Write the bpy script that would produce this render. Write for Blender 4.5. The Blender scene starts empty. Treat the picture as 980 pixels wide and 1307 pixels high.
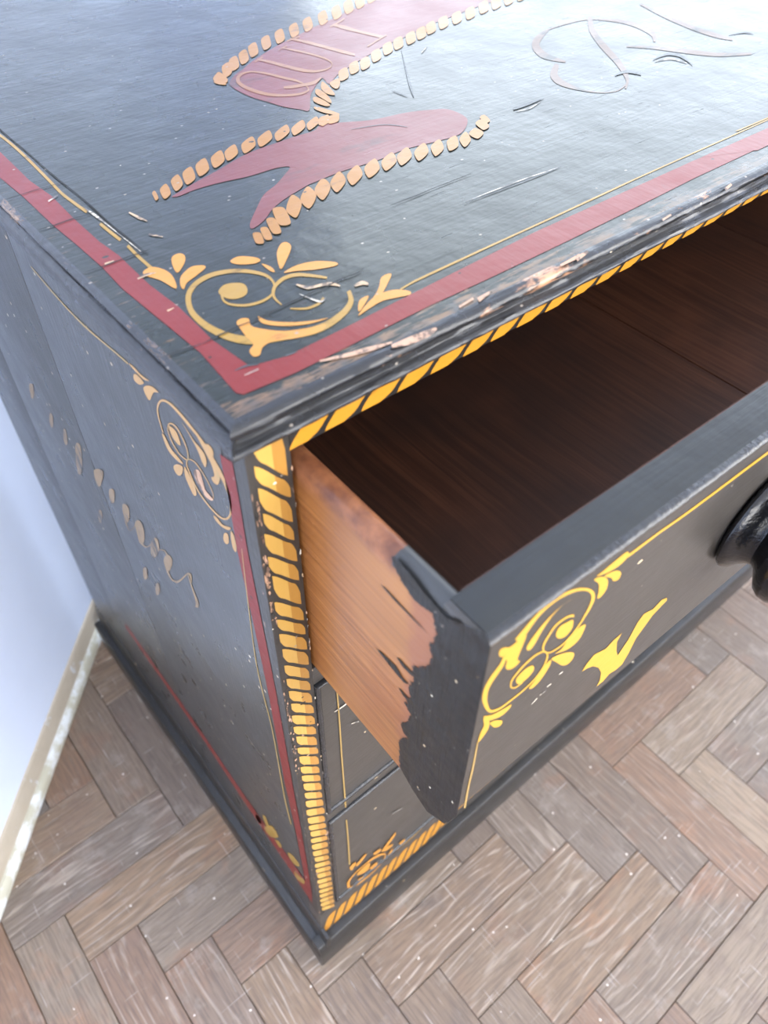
import bpy, bmesh, math, random
from mathutils import Vector, Matrix, noise
random.seed(7)
SC = bpy.context.scene
COL = SC.collection
# ------------------------------------------------------------------ camera, world, light, exposure
F_PX = 970.9
cam_data = bpy.data.cameras.new('camera')
cam_data.sensor_fit = 'AUTO'; cam_data.sensor_width = 36.0
cam_data.lens = F_PX * 36.0 / 1307.0
cam_data.clip_start = 0.02
cam_data.dof.use_dof = True; cam_data.dof.focus_distance = 0.50; cam_data.dof.aperture_fstop = 8.0
cam = bpy.data.objects.new('camera', cam_data); COL.objects.link(cam)
cam.location = (-0.1071, -0.2159, 1.1022)
cam.rotation_euler = (0.7312, -0.0184, -0.6937)
SC.camera = cam
VS = SC.view_settings
VS.view_transform = 'Standard'; VS.look = 'None'; VS.gamma = 1.0; VS.use_curve_mapping = False
VS.exposure = 0.0
WORLD = bpy.data.worlds.new('sky'); SC.world = WORLD; WORLD.use_nodes = True
WORLD.node_tree.nodes['Background'].inputs[0].default_value = (0.62, 0.78, 1.0, 1)
WORLD.node_tree.nodes['Background'].inputs[1].default_value = 1.0
# room frame: U runs along the left wall towards the room corner, N points from that wall into the room
UX, UY = 0.68496, 0.72858
NX, NY = 0.72858, -0.68496
def room(u, n, z=0.0): return Vector((u*UX + n*NX, u*UY + n*NY, z))
N0 = -0.436            # left wall face
U1 = 1.42              # right wall face
U0, N1, CEIL = -3.2, 3.1, 2.55
def window_light(name, centre, toward, w, h, power, color):
    l = bpy.data.lights.new(name, 'AREA'); l.shape = 'RECTANGLE'; l.size = w; l.size_y = h
    l.energy = power; l.color = color
    o = bpy.data.objects.new(name, l); COL.objects.link(o)
    o.location = centre
    o.rotation_euler = (Vector(toward)).to_track_quat('-Z', 'Y').to_euler()
    return o
WIN_BACK = dict(n0=0.3, n1=2.7, z0=0.7, z1=2.25)       # window in the wall to the left of the camera
# daylight: one area light just outside each window opening (glass area), facing into the room
WIN_FAR = dict(u0=-2.9, u1=0.9, z0=0.75, z1=2.25)      # window in the wall behind the camera
WIN_RIGHT = dict(n0=-0.2, n1=2.2, z0=0.98, z1=2.0)      # window in the right wall
window_light('daylight_far', room((WIN_FAR['u0']+WIN_FAR['u1'])/2, N1+0.16, 1.5), (-NX, -NY, -0.1), 3.8, 1.5, 235, (1.0, 0.975, 0.95))
window_light('daylight_right', room(U1+0.16, (WIN_RIGHT['n0']+WIN_RIGHT['n1'])/2, 1.49), (-UX, -UY, -0.1), 2.4, 1.02, 46, (0.80, 0.89, 1.0))
window_light('daylight_back', room(U0-0.16, 1.5, 1.48), (UX, UY, -0.1), 2.4, 1.55, 205, (1.0, 0.98, 0.96))
ART = [
('painted_border','top',[('qR','72 3436 47 2595 58 2283 55 1871 65 1616 70 1333 58 1109 72 790 89 428 62 102 82 73 335 58 693 69 1130 82 1502 78 2041 82 2659 93 3295 110 4086 111 7253 97 7643 257 4289 235 3509 258 2725 256 2047 255 1544 232 995 204 678 187 370 177 205 216 179 474 192 801 176 1051 185 1395 170 1575 171 1867 185 2209 165 2455 178 2933 191 3777'),
('sO','1101 267 1106 280 1139 273 1145 286 1208 279 1215 294 1324 282 1332 298 1461 285 1470 301 1572 288 1581 303 1718 291 1727 306 1984 295 1993 309 2289 299 2299 313 2557 304 2568 319 2802 310 2813 324 2958 314 2968 327 3185 317 3195 329 3684 320 3696 332 4437 324 4452 337 5737 334 5755 347 7093 345 7113 357'),
('sO','218 3576 233 3599 239 3386 255 3410 260 3155 278 3178 265 2969 284 2991 262 2783 282 2803 253 2563 272 2581 243 2367 262 2383 236 2253 255 2269 234 2155 252 2173 241 2013 260 2033 249 1899 269 1920'),
('sO','247 1738 267 1755 248 1692 268 1709 249 1631 269 1648 251 1566 271 1583 253 1515 272 1532'),
('sO','256 1444 275 1457 252 1383 271 1396 248 1303 267 1316 247 1219 266 1232 247 1154 266 1167')]),
('painted_corner_scroll','top',[('sO','403 779 414 774 392 755 403 752 380 724 392 726 377 695 389 704 384 667 395 681 406 637 417 653 437 610 448 628 475 595 484 615 515 590 523 610 556 596 560 614 595 613 595 628 629 644 623 653 655 683 644 686 670 726 655 721 675 770 656 756 666 810 647 789 647 846 627 822 619 885 599 857 580 920 561 889 530 947 512 913 475 963 459 926 419 962 408 923 365 945 360 908 314 914 318 880 267 865 283 842 229 797 254 790 204 724 234 731 195 655 228 672 195 591 230 615 202 536 237 566 214 485 250 520 232 434 268 473 257 388 292 433 286 354 319 404 323 327 354 381 373 302 404 357 429 280 460 335 484 257 514 310 541 238 568 290 595 231 617 282 650 234 667 283 712 248 724 294 773 270 778 311 823 299 819 332 865 336 849 355 893 383 871 388 909 418 887 418'),
('pO','401 790 450 829 499 820 535 785 527 733 490 692 439 691 404 725'),
('pG','333 524 366 540 394 518 374 466 397 416 466 339 572 288 644 263 588 237 481 260 389 302 326 297 283 257 255 265 264 310 306 343 311 415 321 470'),
('pG','440 508 455 451 528 377 616 324 687 297 589 313 488 370 425 445'),
('sO','582 521 575 517 585 554 574 549 593 593 579 591 611 624 599 633 635 651 631 671 671 673 675 700 712 686 722 716 750 685 766 715 790 668 809 694 840 617 857 637 880 568 894 583'),
('sO','589 464 595 472 613 439 621 451 646 414 655 430 683 407 691 425 720 410 726 429 750 424 751 440 770 438 769 452'),
('pG','430 1223 446 1195 427 1147 377 1093 334 1067 351 1141 386 1210'),
('pG','467 1020 467 1050 415 1071 336 1028 293 963 285 916 325 956 392 984'),
('pG','208 1176 264 1189 301 1122 299 1039 259 943 237 1054 202 1133'),
('pG','597 999 657 1011 716 953 720 911 675 907 609 951'),
('pG','753 781 820 912 894 984 929 978 918 924 834 842'),
('pG','747 744 837 762 936 735 1007 668 990 638 889 671 806 718'),
('pG','805 227 958 301 1071 293 1127 239 1112 211 1054 226 974 250 889 241'),
('pG','897 263 1020 341 1102 415 1160 411 1106 364 993 291'),
('pG','827 250 888 321 948 326 885 279'),
('pG','707 882 728 828 717 779 703 797')]),
('painted_banner','top',[('pB','1889 3068 2004 3179 2102 3237 2255 3342 2482 3465 2700 3564 2916 3648 3141 3736 3362 3807 3608 3903 3791 3954 4298 4126 4995 4415 5925 3762 5026 3425 4906 3376 4519 3315 4136 3238 3956 3209 3647 3115 3466 3059 3323 3033 2957 2893 2737 2800 2595 2733 2447 2629 2478 2756 2348 2657 2213 2533 2052 2327 2010 2379 1949 2480 1910 2615 1870 2752 1858 2939'),
('pB','709 1789 786 1817 928 1869 1087 1917 1294 1991 1422 2017 1572 2027 1726 2037 1876 2036 1968 2080 2082 2044 2282 1949 2546 1904 2702 1845 2816 1776 2824 1614 2745 1513 2591 1426 2398 1435 2168 1466 1920 1448 1665 1461 1440 1444 1398 1439 1213 1386 1083 1329 963 1244 866 1208 887 1263 1002 1378 1130 1494 1249 1553 1358 1624 1451 1698 1371 1733 1187 1740 999 1774 852 1782 746 1769')]),
('painted_banner_rope','top',[('pD','2069 3332 2025 3253 1995 3215 1955 3187 1924 3178 1925 3201 1957 3274 2000 3353 2030 3392 2072 3422 2104 3432 2103 3408'),
('pD','2185 3415 2139 3334 2108 3295 2066 3266 2035 3257 2036 3280 2070 3355 2114 3436 2146 3477 2189 3508 2222 3518 2221 3493'),
('pD','2319 3491 2272 3407 2239 3367 2196 3337 2164 3328 2165 3352 2201 3429 2247 3512 2280 3554 2325 3586 2359 3596 2357 3571'),
('pD','2469 3585 2418 3498 2385 3457 2340 3426 2306 3416 2308 3441 2345 3520 2394 3606 2429 3649 2476 3682 2511 3693 2509 3667'),
('pD','2644 3667 2591 3578 2555 3535 2509 3503 2474 3493 2476 3518 2516 3599 2568 3688 2604 3733 2653 3767 2690 3778 2687 3752'),
('pD','2821 3732 2765 3641 2727 3597 2679 3564 2643 3554 2645 3579 2688 3663 2743 3754 2781 3799 2831 3835 2869 3847 2866 3819'),
('pD','3004 3789 2945 3696 2906 3651 2855 3617 2818 3606 2821 3632 2866 3718 2924 3811 2964 3858 3017 3894 3056 3907 3053 3879'),
('pD','3187 3849 3125 3753 3083 3707 3031 3672 2992 3661 2996 3688 3043 3775 3104 3871 3146 3919 3201 3957 3242 3969 3238 3941'),
('pD','3395 3914 3329 3815 3286 3768 3230 3732 3191 3720 3194 3748 3245 3837 3310 3935 3354 3985 3412 4024 3454 4037 3449 4007'),
('pD','3585 3971 3516 3870 3471 3821 3413 3784 3372 3772 3377 3800 3430 3892 3498 3993 3544 4043 3604 4083 3648 4097 3643 4067'),
('pD','3771 4038 3698 3935 3651 3884 3592 3846 3549 3834 3554 3863 3610 3957 3682 4060 3730 4112 3792 4153 3838 4167 3832 4136'),
('pD','3952 4104 3875 3998 3826 3947 3764 3908 3721 3895 3726 3924 3785 4021 3860 4126 3910 4180 3975 4222 4022 4236 4015 4205'),
('pD','4141 4176 4061 4068 4010 4015 3946 3975 3901 3962 3906 3992 3969 4090 4047 4199 4100 4254 4167 4297 4215 4312 4208 4280'),
('pD','4325 4247 4241 4136 4188 4082 4121 4041 4075 4027 4081 4058 4146 4159 4229 4270 4283 4326 4353 4371 4403 4387 4395 4354'),
('pD','1824 3182 1896 3267 1945 3292 1915 3134 1855 3081'),
('pD','1814 3162 1844 3128 1864 3071 1837 3053 1805 3107'),
('pD','2707 2739 2660 2675 2628 2645 2584 2625 2552 2620 2552 2640 2588 2699 2633 2763 2666 2794 2711 2815 2745 2821 2744 2800'),
('pD','2857 2803 2808 2737 2775 2706 2730 2685 2696 2681 2697 2700 2734 2761 2782 2827 2816 2859 2863 2881 2898 2887 2896 2866'),
('pD','2981 2824 2930 2758 2895 2727 2849 2705 2815 2700 2816 2721 2855 2782 2905 2849 2940 2881 2987 2904 3023 2910 3021 2888'),
('pD','3161 2909 3107 2841 3071 2808 3023 2786 2987 2781 2989 2801 3030 2865 3082 2934 3119 2967 3169 2991 3206 2997 3204 2975'),
('pD','3339 2982 3283 2911 3245 2878 3195 2855 3158 2849 3160 2870 3203 2936 3259 3007 3297 3041 3349 3066 3388 3072 3385 3050'),
('pD','3488 3027 3430 2954 3390 2920 3339 2897 3301 2891 3303 2912 3348 2979 3406 3051 3446 3087 3499 3112 3539 3119 3536 3096'),
('pD','3657 3067 3596 2993 3555 2958 3502 2934 3463 2928 3466 2950 3513 3018 3573 3092 3614 3128 3670 3154 3710 3161 3707 3138'),
('pD','3809 3107 3745 3032 3703 2996 3648 2971 3608 2965 3611 2987 3660 3057 3722 3132 3765 3169 3822 3195 3864 3203 3861 3179'),
('pD','3968 3164 3902 3087 3858 3050 3801 3025 3760 3018 3764 3041 3815 3112 3880 3189 3925 3227 3983 3254 4027 3262 4022 3238'),
('pD','4149 3204 4080 3126 4034 3088 3976 3062 3933 3056 3937 3079 3991 3151 4059 3230 4105 3269 4166 3297 4211 3304 4206 3280'),
('pD','4335 3233 4263 3153 4215 3115 4155 3089 4111 3082 4116 3105 4172 3179 4243 3259 4291 3299 4354 3327 4400 3335 4395 3310'),
('pD','4527 3263 4451 3182 4402 3143 4339 3116 4294 3109 4299 3133 4358 3208 4432 3289 4482 3329 4548 3359 4595 3367 4589 3341'),
('pD','4745 3314 4665 3231 4614 3191 4549 3163 4502 3156 4508 3180 4569 3257 4648 3341 4700 3382 4768 3412 4817 3421 4811 3395'),
('pD','4929 3339 4847 3254 4793 3214 4726 3185 4678 3178 4684 3203 4749 3281 4830 3366 4884 3408 4954 3439 5005 3447 4998 3421'),
('pD','5119 3365 5033 3278 4977 3237 4908 3208 4859 3200 4866 3226 4933 3305 5017 3392 5074 3434 5146 3466 5198 3475 5190 3448'),
('pD','5314 3391 5224 3303 5167 3261 5096 3231 5045 3223 5052 3249 5122 3330 5210 3418 5268 3461 5343 3493 5396 3503 5388 3475'),
('pD','2110 2352 2141 2301 2174 2167 2152 2142 2105 2218 2090 2305'),
('pD','2164 2425 2215 2495 2233 2426 2218 2314 2178 2315'),
('pD','2259 2535 2316 2604 2321 2526 2286 2405 2239 2333 2242 2438'),
('pD','2344 2584 2431 2692 2417 2606 2371 2470 2344 2435 2321 2489'),
('pD','2468 2645 2567 2670 2485 2555 2430 2520 2430 2577'),
('pD','657 1861 645 1826 637 1810 625 1798 616 1796 615 1806 624 1839 635 1874 643 1891 656 1903 665 1905 665 1894'),
('pD','748 1887 730 1839 715 1814 688 1792 666 1782 661 1794 671 1836 688 1884 704 1909 731 1932 754 1943 759 1931'),
('pD','859 1946 839 1893 820 1865 790 1840 763 1827 758 1840 770 1887 789 1940 807 1969 839 1995 866 2008 871 1995'),
('pD','965 1982 939 1923 918 1893 883 1869 854 1859 849 1874 865 1927 890 1985 912 2015 947 2041 978 2052 983 2037'),
('pD','1091 2035 1064 1976 1041 1946 1001 1919 967 1907 961 1921 977 1972 1003 2030 1027 2061 1068 2090 1103 2103 1109 2089'),
('pD','1226 2076 1199 2021 1174 1991 1131 1963 1095 1949 1087 1961 1102 2009 1129 2065 1154 2095 1197 2124 1235 2140 1243 2127'),
('pD','1341 2106 1316 2056 1291 2028 1247 2000 1209 1985 1200 1995 1214 2038 1239 2088 1263 2116 1308 2145 1348 2162 1357 2152'),
('pD','1494 2140 1466 2089 1439 2059 1389 2029 1346 2011 1336 2020 1350 2064 1377 2115 1404 2145 1455 2177 1500 2196 1510 2186'),
('pD','1633 2160 1606 2112 1577 2083 1524 2052 1477 2032 1465 2039 1478 2079 1505 2127 1533 2156 1587 2189 1636 2210 1648 2202'),
('pD','1776 2170 1748 2123 1717 2094 1661 2061 1610 2040 1597 2046 1610 2084 1637 2130 1667 2159 1724 2193 1776 2216 1790 2210'),
('pD','1903 2171 1875 2126 1845 2098 1791 2067 1743 2048 1731 2054 1744 2091 1770 2135 1799 2162 1854 2194 1904 2215 1917 2209'),
('pD','2011 2167 1985 2127 1958 2102 1909 2075 1866 2057 1855 2063 1867 2096 1892 2136 1918 2160 1968 2188 2013 2207 2024 2202'),
('pD','2090 2151 2066 2113 2043 2091 2002 2068 1966 2054 1957 2060 1970 2092 1993 2129 2017 2151 2058 2175 2095 2190 2104 2184'),
('pD','2071 2124 2038 2086 2015 2072 1982 2069 1957 2075 1957 2091 1981 2129 2014 2166 2037 2181 2070 2184 2096 2178 2096 2162'),
('pD','2137 2106 2104 2068 2080 2054 2047 2051 2022 2058 2022 2073 2047 2111 2080 2148 2103 2163 2137 2167 2163 2160 2163 2144'),
('pD','809 1043 798 1056 798 1075 812 1113 830 1149 842 1161 858 1158 870 1145 869 1126 854 1088 836 1052 824 1040'),
('pD','866 1049 855 1061 856 1080 871 1124 890 1167 903 1183 919 1183 931 1171 930 1151 914 1106 895 1064 882 1049'),
('pD','937 1074 923 1087 924 1112 943 1168 967 1224 983 1245 1004 1247 1018 1233 1017 1208 997 1150 973 1095 957 1075'),
('pD','1023 1123 1003 1141 1005 1170 1028 1235 1057 1299 1078 1322 1105 1321 1125 1303 1123 1272 1099 1206 1069 1143 1049 1122'),
('pD','1260 1350 1250 1302 1228 1264 1178 1210 1130 1167 1111 1164 1107 1198 1115 1245 1136 1281 1186 1337 1236 1382 1256 1386'),
('pD','1384 1374 1368 1322 1343 1286 1293 1239 1245 1205 1229 1207 1231 1246 1246 1296 1269 1332 1320 1380 1369 1417 1386 1415'),
('pD','1502 1397 1483 1343 1458 1309 1408 1267 1363 1238 1349 1243 1355 1285 1373 1337 1397 1371 1447 1414 1495 1446 1509 1441'),
('pD','1514 1405 1498 1359 1474 1326 1423 1280 1375 1245 1359 1245 1360 1279 1375 1324 1398 1357 1449 1403 1499 1440 1516 1441'),
('pD','1637 1413 1612 1361 1584 1328 1531 1289 1483 1263 1469 1269 1479 1311 1501 1362 1529 1394 1583 1435 1633 1463 1647 1457'),
('pD','1769 1414 1740 1363 1710 1332 1656 1299 1607 1277 1595 1285 1608 1328 1636 1378 1665 1409 1721 1444 1771 1467 1784 1459'),
('pD','1906 1417 1874 1365 1843 1336 1789 1306 1742 1290 1732 1299 1749 1344 1780 1395 1811 1425 1866 1456 1915 1474 1925 1464'),
('pD','2049 1427 2017 1377 1985 1349 1929 1320 1881 1302 1870 1311 1886 1352 1917 1401 1948 1429 2005 1460 2055 1479 2067 1470'),
('pD','2170 1424 2137 1374 2105 1346 2050 1318 2002 1301 1991 1310 2009 1352 2041 1401 2072 1429 2128 1459 2178 1477 2189 1468'),
('pD','2295 1406 2260 1357 2228 1329 2174 1301 2127 1285 2117 1294 2136 1337 2169 1386 2201 1414 2256 1443 2305 1461 2316 1451'),
('pD','2407 1388 2373 1338 2342 1311 2293 1286 2251 1272 2244 1283 2265 1326 2298 1375 2328 1403 2379 1429 2422 1444 2430 1433'),
('pD','2517 1360 2476 1312 2445 1289 2403 1275 2370 1272 2369 1288 2399 1333 2439 1381 2470 1404 2514 1420 2548 1423 2549 1407'),
('pD','2629 1376 2600 1330 2573 1304 2527 1276 2487 1259 2479 1267 2495 1306 2523 1351 2550 1377 2597 1407 2638 1425 2647 1416'),
('pD','2679 1313 2642 1301 2628 1309 2627 1341 2635 1377 2652 1398 2692 1419 2730 1432 2744 1424 2745 1391 2736 1354 2718 1334'),
('pD','2795 1376 2766 1373 2759 1386 2768 1427 2785 1471 2803 1492 2836 1507 2866 1510 2873 1496 2863 1454 2845 1410 2827 1390'),
('pD','2877 1445 2857 1444 2853 1456 2863 1490 2878 1526 2892 1542 2916 1553 2936 1554 2940 1542 2930 1507 2914 1471 2900 1455')]),
('painted_lettering','top',[('sL','2303 2706 2283 2689 2310 2754 2286 2731 2312 2818 2284 2787 2295 2878 2265 2842 2271 2940 2239 2902 2248 3008 2218 2971 2221 3074 2194 3039 2186 3133 2164 3103 2146 3175 2128 3148 2102 3191 2084 3156 2056 3184 2040 3141 2009 3154 2006 3112 1964 3101 1983 3081 1931 3038 1969 3055 1916 2976 1957 3013 1913 2909 1954 2952 1921 2838 1962 2885 1939 2767 1978 2814 1967 2703 2002 2749 2005 2658 2035 2701 2050 2625 2077 2664 2102 2596 2126 2633 2155 2580 2176 2615 2208 2585 2223 2615 2257 2610 2257 2628 2288 2662 2274 2657 2301 2702 2286 2693'),
('sL','2133 2745 2157 2780 2159 2729 2187 2773 2194 2711 2226 2763 2229 2703 2260 2753 2268 2698 2297 2745 2311 2687 2343 2740 2361 2685 2390 2742 2425 2719 2440 2757 2474 2754 2481 2774'),
('sL','2304 3332 2333 3370 2324 3278 2357 3320 2348 3206 2386 3253 2365 3139 2406 3187 2384 3071 2426 3121 2407 3000 2450 3051 2435 2937 2476 2988 2465 2895 2500 2940 2505 2869 2531 2907 2563 2860 2582 2890 2624 2869 2635 2890 2675 2899 2677 2912 2716 2944 2708 2945 2739 2997 2722 2984 2749 3053 2725 3032 2746 3114 2720 3087 2735 3179 2707 3149 2715 3251 2687 3219 2688 3326 2661 3294 2653 3409 2628 3378 2624 3474 2602 3446'),
('sL','2773 3582 2797 3612 2794 3519 2828 3560 2822 3433 2865 3485 2847 3343 2891 3394 2872 3248 2916 3297 2897 3150 2943 3201 2919 3064 2967 3116 2940 3010 2981 3054 2956 2979 2989 3015'),
('sL','2262 3304 2271 3328 2288 3319 2297 3344 2320 3338 2330 3363 2349 3351 2360 3377 2371 3360 2382 3387'),
('sL','2554 3413 2565 3439 2580 3427 2591 3453 2612 3442 2624 3470 2640 3453 2654 3481 2662 3460 2676 3488'),
('sL','2722 3547 2737 3576 2755 3556 2770 3585 2798 3567 2814 3596 2839 3576 2855 3605 2871 3581 2887 3611'),
('sL','3257 3655 3296 3699 3265 3600 3319 3660 3279 3530 3344 3601 3295 3471 3352 3532 3317 3398 3363 3447 3355 3272 3403 3322 3388 3163 3440 3217'),
('sL','3218 3635 3236 3667 3243 3643 3260 3675 3287 3660 3304 3691 3371 3698 3387 3730 3447 3734 3463 3767'),
('sL','3165 3075 3177 3100 3281 3125 3294 3149 3407 3178 3421 3203 3452 3195 3466 3221 3465 3199 3480 3225')]),
('painted_monogram','top',[('sM','4670 2544 4647 2507 4573 2516 4531 2446 4448 2469 4405 2373 4332 2399 4340 2329 4216 2292 4308 2300 4136 2174 4262 2233 4101 2066 4220 2144 4131 1973 4204 2026 4172 1908 4202 1929'),
('sM','4094 1939 4086 1893 4001 1888 4004 1833 3876 1798 3936 1776 3800 1695 3908 1739 3777 1613 3874 1671 3787 1532 3853 1576 3817 1456 3852 1481 3856 1385 3876 1400 3907 1328 3919 1338 3970 1296 3979 1305 4041 1286 4051 1297 4127 1306 4137 1321 4196 1331 4207 1351'),
('sM','5210 2558 5247 2539 5083 2451 5134 2438 4920 2299 5005 2310 4790 2141 4898 2175 4677 1986 4791 2028 4579 1834 4689 1875 4494 1698 4594 1733 4422 1596 4512 1621 4357 1511 4431 1524 4294 1434 4340 1434 4233 1371 4251 1360 4166 1322 4168 1306 4112 1290 4111 1275'),
('sM','4649 2516 4667 2536 4778 2525 4797 2545 4938 2528 4958 2549 5062 2517 5081 2535 5167 2481 5190 2501 5247 2396 5293 2433 5299 2294 5374 2349 5319 2202 5416 2268 5313 2108 5426 2178 5284 2000 5407 2067 5244 1910 5351 1950 5192 1852 5233 1845 5131 1800 5144 1788'),
('sM','4846 1848 4873 1868 4908 1781 4952 1814 4985 1686 5052 1733 5048 1578 5130 1634 5113 1466 5203 1525 5182 1361 5270 1418 5267 1267 5345 1318 5403 1188 5464 1229 5521 1135 5566 1164'),
('sM','5874 2508 5931 2540 5810 2344 5885 2386 5737 2141 5831 2193 5690 1964 5792 2021 5658 1803 5763 1861 5644 1664 5751 1724 5645 1551 5747 1609 5670 1473 5747 1516 5698 1426 5748 1455')]),
('painted_border','side',[('qR','231 8597 230 8275 249 7887 222 7139 204 6397 221 4862 193 3979 183 3167 194 2333 429 2364 858 2313 1410 2345 2228 2501 4150 2631 4263 2405 2304 2251 1483 2015 924 1908 462 1844 113 1720 87 2181 71 3372 74 4239 84 5122 86 6566 105 7278 126 8004 117 8371 117 8629'),
('sT','194 7945 185 7955 248 7419 235 7434 309 6673 293 6696 297 6218 280 6247 268 5813 250 5845 280 5156 258 5198 297 4463 270 4521 286 4046 259 4112 271 3824 243 3893'),
('sT','2416 8534 2398 8546 2218 8509 2197 8523 1982 8486 1960 8502 1811 8483 1786 8503 1650 8492 1623 8514 1466 8516 1444 8535 1307 8540 1289 8557 1208 8551 1188 8569 1149 8556 1128 8576')]),
('painted_corner_scroll','side',[('sV','883 8267 899 8254 888 8305 903 8293 890 8353 906 8341 886 8393 904 8379 874 8432 894 8418 848 8475 870 8464 818 8513 838 8507 798 8534 805 8541 777 8549 767 8569 745 8565 726 8590 707 8577 683 8604 660 8580 633 8609 611 8577 582 8607 566 8571 537 8601 521 8561 492 8592 469 8553 442 8582 420 8541 394 8569 386 8520 357 8550 358 8495 326 8529 333 8471 297 8509 310 8445 270 8486 283 8419 245 8459 258 8389 224 8425 240 8356 210 8386 229 8316 203 8340 230 8260 207 8281 241 8203 219 8221 257 8159 237 8172 278 8123 262 8127 300 8094 296 8083 327 8069 335 8047 360 8047 375 8023 403 8033 420 8009 460 8029 478 8007 518 8035 535 8013 561 8048 578 8027 596 8070 613 8051 624 8109 641 8092 644 8151 660 8135 656 8182 672 8166 657 8209 672 8197 641 8240 652 8236 618 8265 616 8274 585 8285 576 8298 547 8295 536 8309 514 8289 502 8301 483 8274 473 8285 458 8258 449 8268 438 8238 429 8247 419 8212 411 8220 409 8183 401 8190 415 8151 407 8158 425 8127 416 8133'),
('sV','621 8263 637 8250 611 8300 625 8288 605 8346 618 8334 616 8389 630 8376 635 8424 650 8410 657 8444 673 8428 682 8452 698 8435 710 8447 724 8431 739 8434 747 8420 767 8413 761 8409 791 8386 774 8394 808 8355 792 8366 818 8322 805 8332 813 8286 801 8297 798 8254 785 8266 771 8229 758 8242 736 8215 723 8229 691 8222 679 8237 654 8233 642 8249'),
('pV','785 8375 745 8401 695 8399 683 8326 715 8303 770 8316'),
('pV','1118 8582 1057 8593 990 8588 895 8606 968 8569 1047 8565 1101 8567'),
('pV','1102 8515 1055 8548 980 8544 1010 8511 1065 8477 1113 8475'),
('pV','1000 8498 940 8547 871 8584 803 8589 861 8555 904 8508 956 8441 985 8434 1007 8465'),
('pV','596 8535 553 8520 495 8489 418 8476 395 8434 426 8361 453 8372 475 8432 534 8494'),
('pV','446 8557 366 8561 334 8582 299 8572 304 8531 331 8503 290 8466 270 8433 314 8329 362 8300 383 8322 341 8368 349 8439 388 8487'),
('pV','915 8228 881 8247 834 8186 761 8177 710 8163 794 8129 885 8136'),
('pV','867 8026 799 8095 731 8125 772 8038 831 7983 869 7990'),
('pV','708 8143 683 8141 630 8073 625 8004 669 7953 703 7992 728 8061'),
('pV','461 7972 420 7991 365 7982 273 8042 306 7992 388 7947 447 7944'),
('pV','370 7907 325 7943 333 7869 372 7815 398 7827'),
('pV','281 8006 255 8001 247 7915 271 7844 297 7856 296 7928'),
('pW','590 8204 517 8266 498 8190 491 8142 423 8134 446 8101 511 8077 539 8103 581 8135')]),
('painted_script','side',[('pK','2234 6542 2080 6647 2185 6410 2348 6225'),
('pK','2029 6517 1897 6653 1847 6646 1937 6391 2097 6179 2095 6313'),
('pK','1737 6577 1593 6717 1646 6531 1839 6255 1881 6277'),
('pK','1570 6524 1442 6680 1396 6655 1516 6428 1604 6325 1633 6366'),
('pK','3071 6570 2894 6700 3046 6404 3261 6086 3383 6019'),
('pK','2750 6527 2456 6744 2720 6364 2809 6319'),
('pK','2490 6498 2331 6635 2448 6400 2587 6268'),
('pK','3615 6544 3486 6632 3668 6368 3775 6302'),
('pK','3334 6549 3204 6654 3340 6400 3460 6313'),
('pK','3966 6654 3801 6762 3982 6510 4122 6412'),
('pK','2295 5655 2171 5796 2251 5570 2381 5419'),
('pK','2075 5648 1948 5796 2021 5589 2147 5428'),
('pK','3183 5639 3034 5777 3179 5498 3305 5385'),
('sK','2352 6237 2307 6284 2339 6190 2301 6230 2301 6168 2276 6200 2206 6262 2212 6265 2111 6378 2128 6370 2028 6489 2057 6470 1967 6574 2007 6546'),
('sK','2093 6194 2042 6258 2050 6209 2008 6264 1986 6247 1961 6286 1907 6326 1907 6340 1826 6420 1841 6418 1737 6537 1761 6526 1669 6630 1698 6615'),
('sK','1711 6473 1700 6500 1616 6566 1605 6589 1523 6649 1507 6674 1502 6642 1473 6677 1502 6614 1463 6658'),
('sK','1625 6312 1565 6383 1615 6268 1562 6333 1586 6235 1542 6296 1520 6271 1485 6331 1429 6355 1420 6392 1336 6476 1352 6479 1257 6590 1276 6586 1189 6688 1206 6686 1143 6752 1144 6770 1129 6761 1093 6817 1120 6755 1073 6812 1123 6715 1089 6752 1132 6669 1112 6690'),
('sK','1156 6741 1137 6765 1153 6676 1130 6703 1149 6587 1119 6624 1145 6495 1100 6551 1147 6408 1087 6482 1171 6345 1102 6418 1192 6307 1124 6368')]),
('painted_foot_scroll','side',[('pO','1196 2104 1099 2291 1045 2182 1157 1978'),
('pO','957 2608 874 2747 850 2551 939 2376'),
('pO','1010 2109 765 2718 644 2701 678 2551 887 2112'),
('pO','767 2272 669 2460 616 2431 681 2220'),
('pO','495 2489 391 2703 259 2723 301 2539 432 2370'),
('pO','424 2063 321 2162 207 2298 253 2069 400 1867')]),
('painted_drawer_scroll','front',[('sY','398 8312 424 8274 393 8288 420 8248 384 8258 412 8213 365 8236 395 8184 344 8211 376 8156 328 8180 360 8125 316 8144 350 8091 313 8103 349 8054 316 8061 353 8015 322 8020 357 7984 336 7972 366 7949 361 7898 383 7891 399 7818 403 7840 441 7772 431 7807 481 7750 469 7781 519 7742 507 7771 558 7743 546 7769 601 7742 590 7767 645 7747 633 7771 683 7758 671 7782 716 7777 703 7800 741 7805 727 7828 757 7840 743 7862 765 7882 749 7903 764 7923 748 7943 755 7960 742 7971 740 7992 732 7994 723 8023 722 8012 700 8047 707 8028 671 8065 680 8044 638 8076 649 8053 602 8074 615 8050 567 8063 581 8038 538 8043 551 8019 515 8019 528 7997 505 7996 518 7976 504 7971 516 7954 508 7943 519 7931 519 7911 525 7914 540 7881 537 7897 562 7861 555 7880 588 7856 580 7874 608 7857 601 7872'),
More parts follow.
